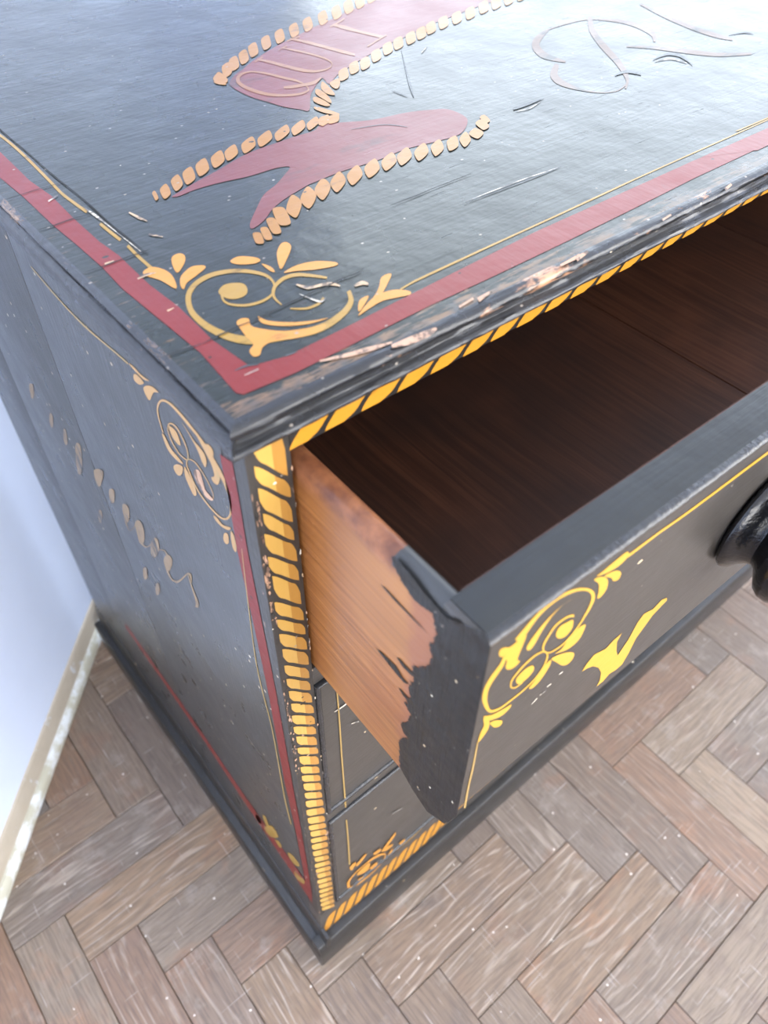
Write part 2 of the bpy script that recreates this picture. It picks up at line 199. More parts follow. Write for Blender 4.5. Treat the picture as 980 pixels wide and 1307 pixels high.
('sY','492 8316 447 8390 507 8338 465 8405 526 8366 489 8424 542 8392 509 8442 559 8415 531 8459 579 8435 555 8474 606 8449 584 8486 644 8457 623 8494 690 8456 669 8494 743 8441 725 8476 799 8415 784 8448 851 8380 840 8410 897 8340 891 8366 929 8303 935 8320 949 8273 974 8266 965 8241 1000 8212 976 8201 1010 8164 977 8154 1005 8120 968 8105 990 8076 952 8054 970 8028 927 8008 943 7984 894 7973 909 7950 854 7954 867 7931 805 7958 817 7936 760 7977 769 7957 732 8005 733 7991 713 8035 706 8033 701 8061 687 8073 696 8089 679 8111 700 8121 682 8145 711 8153 694 8177 726 8185 709 8209 748 8207 732 8233 784 8210 769 8236 822 8200 808 8228 853 8178 841 8209 875 8157 864 8191'),
('pY','362 8356 362 8396 393 8383 427 8352 478 8357 522 8351 519 8280 511 8223 509 8167 532 8130 495 8114 454 8143 433 8185 430 8241 408 8275 409 8301 383 8318'),
('pY','826 8352 769 8372 708 8372 645 8345 596 8305 559 8253 554 8209 583 8171 608 8191 635 8268 676 8340 728 8372 780 8368'),
('pY','877 8131 893 8043 851 8015 794 8060 763 8124 773 8176 830 8161'),
('pY','650 7971 671 7906 636 7869 580 7878 547 7937 548 7979 596 8000'),
('pY','1003 7980 1021 7936 1006 7843 926 7833 814 7907 862 7898 901 7959 948 7991'),
('pY','998 7731 1021 7670 998 7630 938 7668 859 7782 801 7872 837 7865 922 7808'),
('pY','796 7870 807 7806 772 7721 722 7689 680 7725 715 7768 750 7851'),
('pY','562 7704 564 7669 518 7650 458 7682 413 7724 360 7826 422 7767 504 7724'),
('pY','525 7582 528 7535 499 7543 463 7592 426 7680 462 7661'),
('pY','363 7807 414 7720 425 7623 392 7562 366 7552 368 7645 381 7712'),
('sT','358 7565 371 7544 364 7424 380 7398 370 7249 389 7217 371 7144 390 7109 372 7037 391 7001 379 6849 400 6811 387 6679 408 6639'),
('pY','943 8409 984 8412 1065 8425 1133 8428 1160 8406 1173 8369 1122 8344 1037 8361'),
('pY','1014 8351 1071 8337 1132 8296 1172 8242 1168 8202 1123 8224 1090 8275'),
('pY','933 8390 959 8387 1018 8342 1066 8275 1086 8200 1065 8158 1030 8168 1014 8242 988 8316'),
('sY','1147 8395 1174 8368 1171 8362 1151 8393 1197 8358 1175 8389 1285 8359 1263 8388 1400 8360 1378 8387 1507 8352 1484 8379 1629 8344 1605 8372 1784 8341 1758 8369 1957 8340 1929 8369 2100 8339 2070 8369 2318 8337 2286 8368 2771 8334 2735 8364 3369 8329 3329 8358 4123 8326 4079 8353 4803 8324 4757 8350')]),
('painted_flower','front',[('qY','1908 7413 1929 7369 1821 7314 1790 7249 1737 7147 1733 6976 1715 6866 1656 6859 1584 6890 1540 6844 1476 6855 1482 6923 1450 7049 1381 7180 1296 7284 1240 7322 1186 7343 1204 7401 1249 7454 1366 7396 1419 7429 1492 7440 1479 7357 1528 7212 1578 7112 1628 7239 1644 7398 1675 7459 1777 7413 1842 7451')]),
('black_paint_patch','dside',[('qN','-701 8582 -723 8519 -778 8461 -843 8428 -913 8436 -964 8460 -986 8396 -1005 8364 -988 8306 -973 8211 -996 8140 -965 8036 -880 7922 -895 7831 -866 7732 -881 7644 -851 7524 -892 7482 -879 7382 -826 7269 -850 7208 -895 7208 -826 7079 -835 6892 -853 6758 -970 6663 -1106 6606 -1242 6711 -1310 6966 -1281 8601 -1246 8656 -1046 8520 -927 8537 -818 8570'),
('qN','-630 8299 -668 8308 -787 8302 -902 8295 -950 8288 -837 8286 -720 8288'),
('qN','-612 7740 -657 7760 -770 7776 -819 7737 -866 7738 -830 7706 -735 7717'),
('qN','-766 7861 -793 7874 -892 7872 -886 7841 -814 7834'),
('qN','-792 7610 -826 7614 -874 7609 -867 7578 -828 7580')]),
('painted_corner_scroll','case',[('sG','441 1638 403 1699 436 1717 398 1788 434 1804 400 1893 441 1867 419 1948 462 1922 448 1979 501 1960 490 2008 552 1981 542 2027 614 1985 604 2035 681 1975 670 2033 749 1951 734 2029 814 1912 798 2005 882 1849 870 1939 935 1781 930 1852 949 1756 968 1742 949 1700 965 1656 920 1606 931 1566 866 1527 876 1489 792 1502 801 1460 710 1507 720 1455 630 1531 642 1461 554 1571 568 1483 484 1630 497 1530 434 1682 447 1574'),
('pG','532 2249 657 2352 668 2280 567 2176'),
('pG','448 2345 516 2377 532 2300 477 2196 457 2248'),
('pG','782 2138 875 2104 885 2013 805 2040'),
('pG','915 2005 1083 2206 1098 2122 962 1948'),
('pG','896 1989 1052 1913 1068 1830 964 1856'),
('pG','555 1932 694 1952 732 1888 702 1721 564 1822'),
('pG','729 1734 828 1735 843 1621 776 1589'),
('pG','1177 1708 1257 1705 1269 1640 1210 1600'),
('pG','1005 1650 1065 1733 1080 1661 1028 1560'),
('pG','1046 1591 1186 1602 1227 1506 1088 1530'),
('pG','553 1689 609 1661 638 1624 581 1595'),
('sO','1234 1500 1226 1533 1295 1489 1287 1522 1379 1481 1370 1515 1469 1494 1460 1528 1564 1516 1555 1549 1669 1543 1659 1577 1750 1566 1740 1600'),
('sT','426 3779 442 3754 430 3509 446 3482 435 3143 452 3114 437 2767 455 2734 437 2458 456 2423')]),
('painted_line','case',[('sT','399 6387 410 6377 402 6316 413 6304 405 6194 417 6182 408 6016 420 6003 410 5785 423 5770 412 5486 425 5470 413 5155 427 5138 417 4839 431 4820 421 4543 436 4522 423 4280 439 4257 424 4092 440 4068')]),
('painted_scratches','case',[('sC','376 5985 375 5990 411 5973 407 5988 457 5964 451 5987 504 5975 500 5990 541 5987 540 5993'),
('sC','527 5606 526 5618 597 5552 593 5576'),
('sC','1033 2877 1020 2938 1176 2799 1170 2830')]),
('painted_scratches','front',[('sC','936 7574 928 7589 968 7572 958 7590'),
('sC','858 7537 850 7552 891 7533 881 7551'),
('sC','815 7498 807 7513 854 7499 844 7517'),
('sC','759 7465 751 7480 799 7487 789 7505'),
('sC','670 7637 663 7651 682 7633 674 7650')]),
('paint_chips','top',[('sC','265 1956 271 1962 266 1901 277 1913 268 1833 284 1849 272 1779 285 1792 276 1725 285 1733 278 1662 286 1668 280 1597 286 1602 282 1534 288 1539 283 1471 290 1477 286 1403 291 1408 288 1352 291 1354'),
('sH','430 1758 439 1768 434 1714 448 1730 441 1664 458 1684 453 1634 464 1647 464 1615 468 1620'),
('sH','399 1476 410 1494 447 1414 453 1423'),
('sC','1980 731 1982 734 2074 729 2078 734 2202 726 2207 734 2325 723 2332 732 2456 718 2464 728 2614 710 2620 716 2743 702 2746 706'),
('sX','1953 716 1956 719 2078 711 2082 716 2245 705 2250 713 2413 700 2420 709 2570 697 2577 706 2685 700 2690 706 2759 704 2761 707'),
('sH','728 613 736 621 734 583 749 598 748 551 766 573 772 539 786 562 798 533 810 553 827 524 841 547 852 513 871 536 873 491 887 506 887 471 895 479'),
('sC','694 539 697 542 700 509 706 514 709 472 717 480 719 438 730 449 734 415 742 429 760 424 761 432 780 439 780 442'),
('sH','941 425 948 440 962 422 973 446 982 417 1002 446 993 407 1013 426 1001 396 1014 407'),
('sX','3166 1491 3185 1517 3218 1488 3245 1522 3295 1487 3326 1525 3401 1498 3420 1521 3491 1509 3496 1515'),
('sC','3156 1463 3161 1469 3204 1448 3212 1458 3272 1439 3282 1451 3358 1459 3365 1469 3431 1483 3434 1489'),
('sX','4767 1530 4774 1537 4851 1536 4872 1557 4940 1530 4983 1566 4981 1496 5040 1536 4993 1443 5052 1474 4959 1351 4992 1365 4918 1270 4927 1273'),
('sC','4750 1496 4763 1506 4819 1482 4835 1495 4892 1453 4911 1466 4915 1388 4932 1398 4920 1328 4934 1336'),
('sX','4253 1487 4266 1500 4312 1485 4341 1514 4373 1473 4423 1512 4405 1427 4442 1452 4422 1381 4440 1392'),
('sX','5791 1522 5802 1530 5865 1500 5888 1517 5944 1471 5978 1493 5973 1436 5998 1450 5984 1407 5996 1414'),
('sX','2726 2262 2732 2268 2727 2226 2737 2235 2729 2181 2742 2193 2734 2139 2744 2148 2738 2107 2745 2113'),
('sX','2078 1903 2080 1907 2179 1874 2184 1881 2295 1830 2301 1838 2358 1765 2364 1772 2394 1710 2399 1714'),
('sH','154 1124 157 1136 173 1126 178 1144 198 1127 206 1150 227 1126 233 1141 250 1124 253 1130'),
('sH','131 790 135 806 168 800 169 805'),
('sC','143 2138 145 2154 215 2179 216 2190'),
('sH','89 1344 95 1362 140 1346 144 1358'),
('sX','137 226 138 229 162 223 165 231 192 218 197 230 218 208 223 218 238 199 242 205'),
('sC','151 174 152 177 221 172 223 178'),
('sX','364 173 370 186 423 169 424 172'),
('sX','3337 2874 3341 2874 3213 2708 3222 2708 3068 2513 3082 2512 2955 2358 2974 2357 2865 2230 2887 2230 2806 2139 2822 2140 2772 2083 2781 2084'),
('sC','3418 2718 3423 2732 3551 2804 3554 2812'),
('sW','456 52 461 62 502 33 511 49 561 9 574 33 614 -8 630 20 669 -22 685 7 735 -31 747 -11 789 -37 795 -27'),
('sW','767 -64 779 -44 796 -78 814 -46 838 -93 863 -48 893 -101 919 -53 948 -103 970 -58 991 -94 1004 -64 1019 -83 1024 -68'),
('sW','1983 -90 2005 -51 2098 -66 2108 -48'),
('sW','1218 -23 1225 -8 1322 -12 1329 4'),
('sW','1327 -44 1341 -12 1423 -22 1430 -6'),
('sW','1878 -70 1889 -53 2030 -72 2050 -43'),
('sW','3284 -106 3301 -81 3378 -85 3391 -66'),
('sW','2685 -100 2698 -82 2778 -89 2787 -76')])]
# ------------------------------------------------------------------ node helpers
def new_mat(name):
    m = bpy.data.materials.new(name); m.use_nodes = True
    nt = m.node_tree; b = nt.nodes['Principled BSDF']
    return m, nt, b
class G:
    def __init__(s, nt): s.nt = nt
    def n(s, t, **kw):
        x = s.nt.nodes.new(t)
        for k, v in kw.items(): setattr(x, k, v)
        return x
    def l(s, a, b): s.nt.links.new(a, b)
    def coord(s, out='Object'): return s.n('ShaderNodeTexCoord').outputs[out]
    def mapping(s, vec, scale=(1,1,1), rot=(0,0,0), loc=(0,0,0)):
        m = s.n('ShaderNodeMapping'); s.l(vec, m.inputs[0])
        m.inputs['Scale'].default_value = scale; m.inputs['Rotation'].default_value = rot; m.inputs['Location'].default_value = loc
        return m.outputs[0]
    def noise(s, vec, scale, detail=3, rough=.55, dist=0):
        x = s.n('ShaderNodeTexNoise'); s.l(vec, x.inputs['Vector'])
        x.inputs['Scale'].default_value = scale; x.inputs['Detail'].default_value = detail
        x.inputs['Roughness'].default_value = rough; x.inputs['Distortion'].default_value = dist
        return x.outputs['Fac']
    def ramp(s, fac, stops, interp='LINEAR'):
        x = s.n('ShaderNodeValToRGB'); s.l(fac, x.inputs[0]); cr = x.color_ramp; cr.interpolation = interp
        while len(cr.elements) < len(stops): cr.elements.new(0.5)
        for e, (p, c) in zip(cr.elements, stops):
            e.position = p; e.color = (c, c, c, 1) if not hasattr(c, '__len__') else (*c, 1)
        return x.outputs[0]
    def mix(s, fac, a, b, blend='MIX'):
        x = s.n('ShaderNodeMix'); x.data_type = 'RGBA'; x.blend_type = blend
        for v, i in ((fac, 0), (a, 6), (b, 7)):
            if hasattr(v, 'is_linked') or hasattr(v, 'links'): s.l(v, x.inputs[i])
            elif hasattr(v, '__len__'): x.inputs[i].default_value = (*v, 1)
            else: x.inputs[i].default_value = v
        return x.outputs[2]
    def math(s, op, a, b=0.0, clamp=False):
        x = s.n('ShaderNodeMath'); x.operation = op; x.use_clamp = clamp
        for v, i in ((a, 0), (b, 1)):
            if hasattr(v, 'links'): s.l(v, x.inputs[i])
            else: x.inputs[i].default_value = v
        return x.outputs[0]
    def bump(s, h, strength, dist, normal=None):
        x = s.n('ShaderNodeBump'); s.l(h, x.inputs['Height'])
        x.inputs['Strength'].default_value = strength; x.inputs['Distance'].default_value = dist
        if normal is not None: s.l(normal, x.inputs['Normal'])
        return x.outputs[0]

GRAIN = {'x': (2.5, 60, 60), 'y': (60, 2.5, 60), 'z': (60, 60, 2.5)}
def paint(name, color, rough=.36, grain='x', under=None, wear=0.0, chips=0.0, var=.25, bump=1.0, chip_col=(.42, .30, .17), wear_scale=90, scratch=0.0, spec=.5, edge=None, wear_z=None, gw=.5, tint=(1, 1, 1)):
    """Old hand-brushed paint: brush grain and dents in the relief, worn through to `under`, small chips to bare wood."""
    m, nt, b = new_mat(name); g = G(nt); c = g.coord()
    gr = g.noise(g.mapping(c, GRAIN[grain]), 5.0, 4, .6)
    blot = g.noise(c, 9.0, 4, .6)
    v = g.math('ADD', g.math('MULTIPLY', g.math('SUBTRACT', blot, .5), var*2.4), g.math('MULTIPLY', g.math('SUBTRACT', gr, .5), var*1.4))
    dark = tuple(x*(1-var) for x in color); lite = tuple(min(1, x*(1+var)) for x in color)
    col = g.mix(g.math('ADD', v, .5, True), dark, lite)
    if under is not None and wear > 0:
        wn = g.noise(g.mapping(c, tuple(1 if s > 10 else .35 for s in GRAIN[grain])), wear_scale, 5, .7)
        wm = g.ramp(wn, [(max(0,wear-.04), 1.0), (wear+.04, 0.0)])
        if wear_z is not None:
            sz = g.n('ShaderNodeSeparateXYZ'); g.l(c, sz.inputs[0])
            wm = g.math('MULTIPLY', wm, g.math('GREATER_THAN', sz.outputs[2], wear_z))
        col = g.mix(wm, col, under)
    if edge is not None:                                  # rubbed through along the front and left edges of the top
        sy = g.n('ShaderNodeSeparateXYZ'); g.l(c, sy.inputs[0])
        en = g.noise(g.mapping(c, (14, 110, 60)), 3.0, 5, .7)
        d1 = g.math('SUBTRACT', .0105, sy.outputs[1]); d2 = g.math('SUBTRACT', .0035, sy.outputs[0])
        near = g.math('MULTIPLY', g.math('MAXIMUM', d1, g.math('MULTIPLY', d2, .25)), 16.0)
        em = g.ramp(g.math('ADD', en, near), [(.60, 0.0), (.66, 1.0)])
        far = g.ramp(g.math('SUBTRACT', sy.outputs[0], .02), [(.0, 1.0), (.45, .45)])
        col = g.mix(g.math('MULTIPLY', em, far), col, g.mix(g.ramp(g.noise(c, 60, 3), [(.42, 0.0), (.62, 1.0)]), edge, (.055, .05, .048)))
    h = g.math('ADD', g.math('MULTIPLY', gr, gw), g.math('MULTIPLY', g.noise(c, 45, 3, .5), .9))
    if chips > 0:
        vo = g.n('ShaderNodeTexVoronoi'); g.l(g.mapping(c, (1, 1.7, 1.7)), vo.inputs['Vector']); vo.inputs['Scale'].default_value = 75
        d = g.math('ADD', vo.outputs['Distance'], g.math('MULTIPLY', g.noise(c, 330, 2), .16))
        sep = g.n('ShaderNodeSeparateColor'); g.l(vo.outputs['Color'], sep.inputs[0])
        few = g.math('GREATER_THAN', sep.outputs[0], 1-chips)
        ck = g.math('MULTIPLY', g.math('LESS_THAN', d, .235), few)
        tone = g.mix(sep.outputs[1], chip_col, (.62, .55, .42))
        tone = g.mix(g.math('GREATER_THAN', sep.outputs[2], .6), tone, (.02, .018, .016))
        col = g.mix(ck, col, tone)
        h = g.math('SUBTRACT', h, g.math('MULTIPLY', ck, .8))
        v2 = g.n('ShaderNodeTexVoronoi'); g.l(g.mapping(c, (1, 1.4, 1.4), (.3, .2, .6)), v2.inputs['Vector']); v2.inputs['Scale'].default_value = 210
        d2_ = g.math('ADD', v2.outputs['Distance'], g.math('MULTIPLY', g.noise(c, 700, 2), .2))
        s2_ = g.n('ShaderNodeSeparateColor'); g.l(v2.outputs['Color'], s2_.inputs[0])
        c2 = g.math('MULTIPLY', g.math('LESS_THAN', d2_, .30), g.math('GREATER_THAN', s2_.outputs[0], 1-chips*.55))
        col = g.mix(c2, col, g.mix(g.math('GREATER_THAN', s2_.outputs[1], .45), (.006, .006, .006), (.22, .19, .155)))
        h = g.math('SUBTRACT', h, g.math('MULTIPLY', c2, .5))
    if scratch > 0:
        sn = g.noise(g.mapping(c, (7, 160, 160), (0, 0, .22)), 4, 2, .5)
        sm = g.ramp(sn, [(.70, 0.0), (.735, 1.0)])
        h = g.math('SUBTRACT', h, g.math('MULTIPLY', sm, 1.2*scratch))
        col = g.mix(g.math('MULTIPLY', sm, .5*scratch), col, tuple(x+.05 for x in color))
    g.l(col, b.inputs['Base Color'])
    rr = g.math('ADD', g.math('MULTIPLY', g.math('SUBTRACT', g.noise(c, 22, 4), .5), .22), rough)
    g.l(rr, b.inputs['Roughness'])
    b.inputs['Specular IOR Level'].default_value = spec
    b.inputs['Specular Tint'].default_value = (*tint, 1)
    g.l(g.bump(h, min(1, .45*bump), .0016), b.inputs['Normal'])
    return m

BLACK = (.017, .018, .017)
M = {}
M['black_top'] = paint('black_paint_top', (.013, .016, .014), .28, 'x', chips=.085, scratch=.9, var=.3, bump=1.2, edge=(.15, .088, .05), spec=.27, gw=.22, tint=(1, .96, .84))
M['black'] = paint('black_paint', (.017, .016, .015), .34, 'x', chips=.05, bump=.8)
M['black_side'] = paint('black_paint_side', (.018, .019, .019), .30, 'z', chips=.05, bump=.8, spec=.85)
M['black_front'] = paint('black_paint_front', (.042, .037, .032), .33, 'x', chips=.015, bump=.45, var=.15)
M['black_edge'] = paint('black_paint_worn_edge', (.013, .013, .014), .27, 'x', under=(.38, .20, .11), wear=.43, chips=.12, bump=2.0, wear_scale=60, wear_z=.8925)
M['black_edge_y'] = paint('black_paint_worn_edge_side', (.013, .013, .014), .27, 'y', under=(.20, .12, .07), wear=.38, chips=.06, bump=1.6, wear_scale=55, wear_z=.893)
M['black_stile'] = paint('black_paint_chipped_stile', (.026, .023, .020), .38, 'z', under=(.42, .26, .18), wear=.34, chips=.10, bump=1.2, wear_scale=70)
M['black_bead'] = paint('black_paint_bead', (.020, .020, .021), .26, 'z', under=(.35, .24, .17), wear=.27, chips=.03, bump=1.9, wear_scale=75)
M['black_gloss'] = paint('black_paint_knob', (.005, .005, .006), .12, 'x', bump=1.2, var=.2, spec=.38)
M['black_brush'] = paint('black_paint_brushed', (.026, .027, .026), .42, 'x', spec=.28, chips=.0, bump=1.6)
# decoration paints
M['R'] = paint('red_paint', (.145, .011, .010), .38, 'y', under=(.10, .03, .025), wear=.33, chips=.07, var=.16, wear_scale=40, bump=.8, spec=.27, gw=.22, tint=(1, .96, .84))
M['B'] = paint('faded_red_paint', (.125, .027, .026), .38, 'x', under=(.07, .026, .025), wear=.34, var=.22, wear_scale=26, scratch=.5, bump=.8, spec=.27, gw=.22, tint=(1, .96, .84))
M['O'] = paint('ochre_paint', (.27, .155, .028), .38, 'x', under=(.14, .08, .02), wear=.36, chips=.04, var=.15, wear_scale=70, bump=.8, spec=.27, gw=.22, tint=(1, .96, .84))
M['G'] = paint('gold_paint', (.40, .180, .031), .38, 'x', under=(.26, .10, .02), wear=.34, chips=.04, var=.12, wear_scale=80, bump=.8, spec=.27, gw=.22, tint=(1, .96, .84))
M['D'] = paint('dull_gold_paint', (.265, .118, .022), .38, 'x', under=(.16, .075, .022), wear=.38, chips=.04, var=.2, wear_scale=60, bump=.8, spec=.27, gw=.22, tint=(1, .96, .84))
M['L'] = paint('lettering_paint', (.20, .085, .034), .38, 'x', under=(.14, .045, .03), wear=.40, var=.2, wear_scale=50, bump=.8, spec=.27, gw=.22, tint=(1, .96, .84))
M['M'] = paint('rubbed_monogram_paint', (.105, .062, .042), .38, 'x', under=(.03, .027, .024), wear=.44, var=.2, wear_scale=30, bump=.8, spec=.27, gw=.22, tint=(1, .96, .84))
M['T'] = paint('thin_line_paint', (.27, .175, .055), .38, 'z', under=(.20, .13, .05), wear=.36, var=.15, bump=.6)
M['V'] = paint('buff_paint', (.36, .20, .065), .36, 'z', under=(.20, .17, .06), wear=.38, var=.15, wear_scale=60, bump=.6)
M['W'] = paint('bare_wood_chip', (.40, .24, .15), .6, 'z', under=(.10, .06, .04), wear=.46, wear_scale=150, bump=1.5)
M['K'] = paint('rubbed_script_paint', (.20, .125, .055), .36, 'z', under=(.035, .032, .03), wear=.45, var=.2, wear_scale=45, bump=.6)
M['Y'] = paint('yellow_paint', (.47, .262, .028), .36, 'x', under=(.44, .22, .03), wear=.33, var=.10, wear_scale=60, bump=.5)
M['N'] = paint('black_paint_overrun', (.013, .0125, .012), .34, 'z', under=(.11, .11, .115), wear=.30, chips=.16, bump=2.6, wear_scale=60, spec=.22)
M['gold_light'] = paint('rope_gold_light', (.41, .240, .055), .34, 'z', under=(.34, .18, .04), wear=.30, chips=.03, var=.12, wear_scale=110, bump=.8)
M['gold_dark'] = paint('rope_gold_dark', (.295, .145, .029), .34, 'z', under=(.26, .11, .02), wear=.32, chips=.03, var=.14, wear_scale=110, bump=.8)
M['gold_rail'] = paint('rope_gold_rail', (.40, .175, .016), .36, 'x', under=(.22, .09, .012), wear=.34, chips=.03, var=.14, wear_scale=110, bump=.8)
M['C'] = paint('pale_scratch', (.46, .41, .33), .6, 'x', under=(.10, .09, .08), wear=.50, wear_scale=170, bump=1.5)
M['H'] = paint('bare_chip', (.42, .29, .17), .6, 'x', under=(.08, .06, .045), wear=.47, wear_scale=170, bump=1.8)
M['X'] = paint('dark_dent', (.018, .020, .019), .42, 'x', under=(.03, .032, .03), wear=.5, wear_scale=120, bump=3.0)
def flat(name, color, rough=.6):
    m, nt, b = new_mat(name); b.inputs['Base Color'].default_value = (*color, 1); b.inputs['Roughness'].default_value = rough; return m
M['crack'] = flat('dark_crack', (.006, .005, .004), .8)

def wood(name, base, dark, red, grain, rough=.55, stain=0.0, lines=1.0, stain_col=(.03, .012, .007), top_z=None, spec=.4, front=None):
    m, nt, b = new_mat(name); g = G(nt); c = g.coord()
    warp = g.n('ShaderNodeVectorMath'); warp.operation = 'ADD'
    nz = g.n('ShaderNodeTexNoise'); g.l(c, nz.inputs['Vector']); nz.inputs['Scale'].default_value = 7; nz.inputs['Detail'].default_value = 2
    sc = g.n('ShaderNodeVectorMath'); sc.operation = 'SCALE'; g.l(nz.outputs['Color'], sc.inputs[0]); sc.inputs['Scale'].default_value = .012
    g.l(c, warp.inputs[0]); g.l(sc.outputs[0], warp.inputs[1])
    w = warp.outputs[0]
    S = {'x': (1.2, 90, 90), 'y': (90, 1.2, 90), 'z': (90, 90, 1.2)}[grain]
    gr = g.noise(g.mapping(w, S), 2.3, 3, .6)
    fine = g.noise(g.mapping(w, tuple(k*3.2 for k in S)), 2.0, 2, .5)
    blot = g.noise(c, 8.5, 4, .6); blot2 = g.noise(g.mapping(c, (1,1,1), (0,0,0), (3.1, 1.7, .4)), 5.0, 3, .55)
    col = g.mix(g.ramp(gr, [(.36, 1.0), (.60, 0.0)]), base, dark)
    col = g.mix(g.math('MULTIPLY', g.ramp(fine, [(.45, 1.0), (.60, 0.0)]), .45*lines), col, dark)
    col = g.mix(g.ramp(blot, [(.48, 0.0), (.72, .8)]), col, red)
    if stain > 0:
        col = g.mix(g.ramp(blot2, [(.62-stain*.3, 0.0), (.78-stain*.2, .85)]), col, stain_col)
    if top_z is not None:
        sp = g.n('ShaderNodeSeparateXYZ'); g.l(c, sp.inputs[0])
        zz = g.math('ADD', sp.outputs[2], g.math('MULTIPLY', g.math('SUBTRACT', g.noise(c, 28, 4, .65), .5), .022))
        f = g.n('ShaderNodeMapRange'); g.l(zz, f.inputs[0]); f.inputs[1].default_value = top_z-.004; f.inputs[2].default_value = top_z+.003
        col = g.mix(f.outputs[0], col, g.mix(g.ramp(g.noise(c, 38, 4, .6), [(.40, 0.0), (.62, 1.0)]), (.075, .022, .011), (.26, .10, .04)))
    if front is not None:                                 # reddish handling stain, then brushed black, towards the drawer front
        sp = g.n('ShaderNodeSeparateXYZ'); g.l(c, sp.inputs[0])
        yy = g.math('ADD', sp.outputs[1], g.math('MULTIPLY', g.math('SUBTRACT', g.noise(c, 42, 5, .65), .5), .030))
        r_ = g.n('ShaderNodeMapRange'); g.l(yy, r_.inputs[0]); r_.inputs[1].default_value = front-.006; r_.inputs[2].default_value = front-.014
        col = g.mix(g.math('MULTIPLY', r_.outputs[0], .8), col, (.21, .075, .035))
        onb = g.math('MULTIPLY', g.math('GREATER_THAN', sp.outputs[2], .8495), g.math('LESS_THAN', g.math('ADD', sp.outputs[1], g.math('MULTIPLY', g.math('SUBTRACT', g.noise(c, 70, 3), .5), .010)), front+.004))
        col = g.mix(onb, col, (.035, .036, .036))
    g.l(col, b.inputs['Base Color']); b.inputs['Roughness'].default_value = rough; b.inputs['Specular IOR Level'].default_value = spec
    h = g.math('ADD', gr, g.math('MULTIPLY', fine, .4))
    g.l(g.bump(h, .25, .0008), b.inputs['Normal'])
    return m
M['pine'] = wood('varnished_pine', (.285, .112, .031), (.165, .057, .015), (.225, .075, .027), 'y', .36, stain=.25, stain_col=(.33, .145, .043), top_z=.8475, front=-.074)
M['inside'] = wood('drawer_inside_wood', (.120, .046, .023), (.060, .022, .011), (.14, .050, .024), 'y', .62, stain=.85, stain_col=(.040, .021, .015), spec=.25)
M['carcass'] = wood('carcass_wood', (.12, .07, .04), (.07, .04, .022), (.11, .06, .03), 'x', .7)

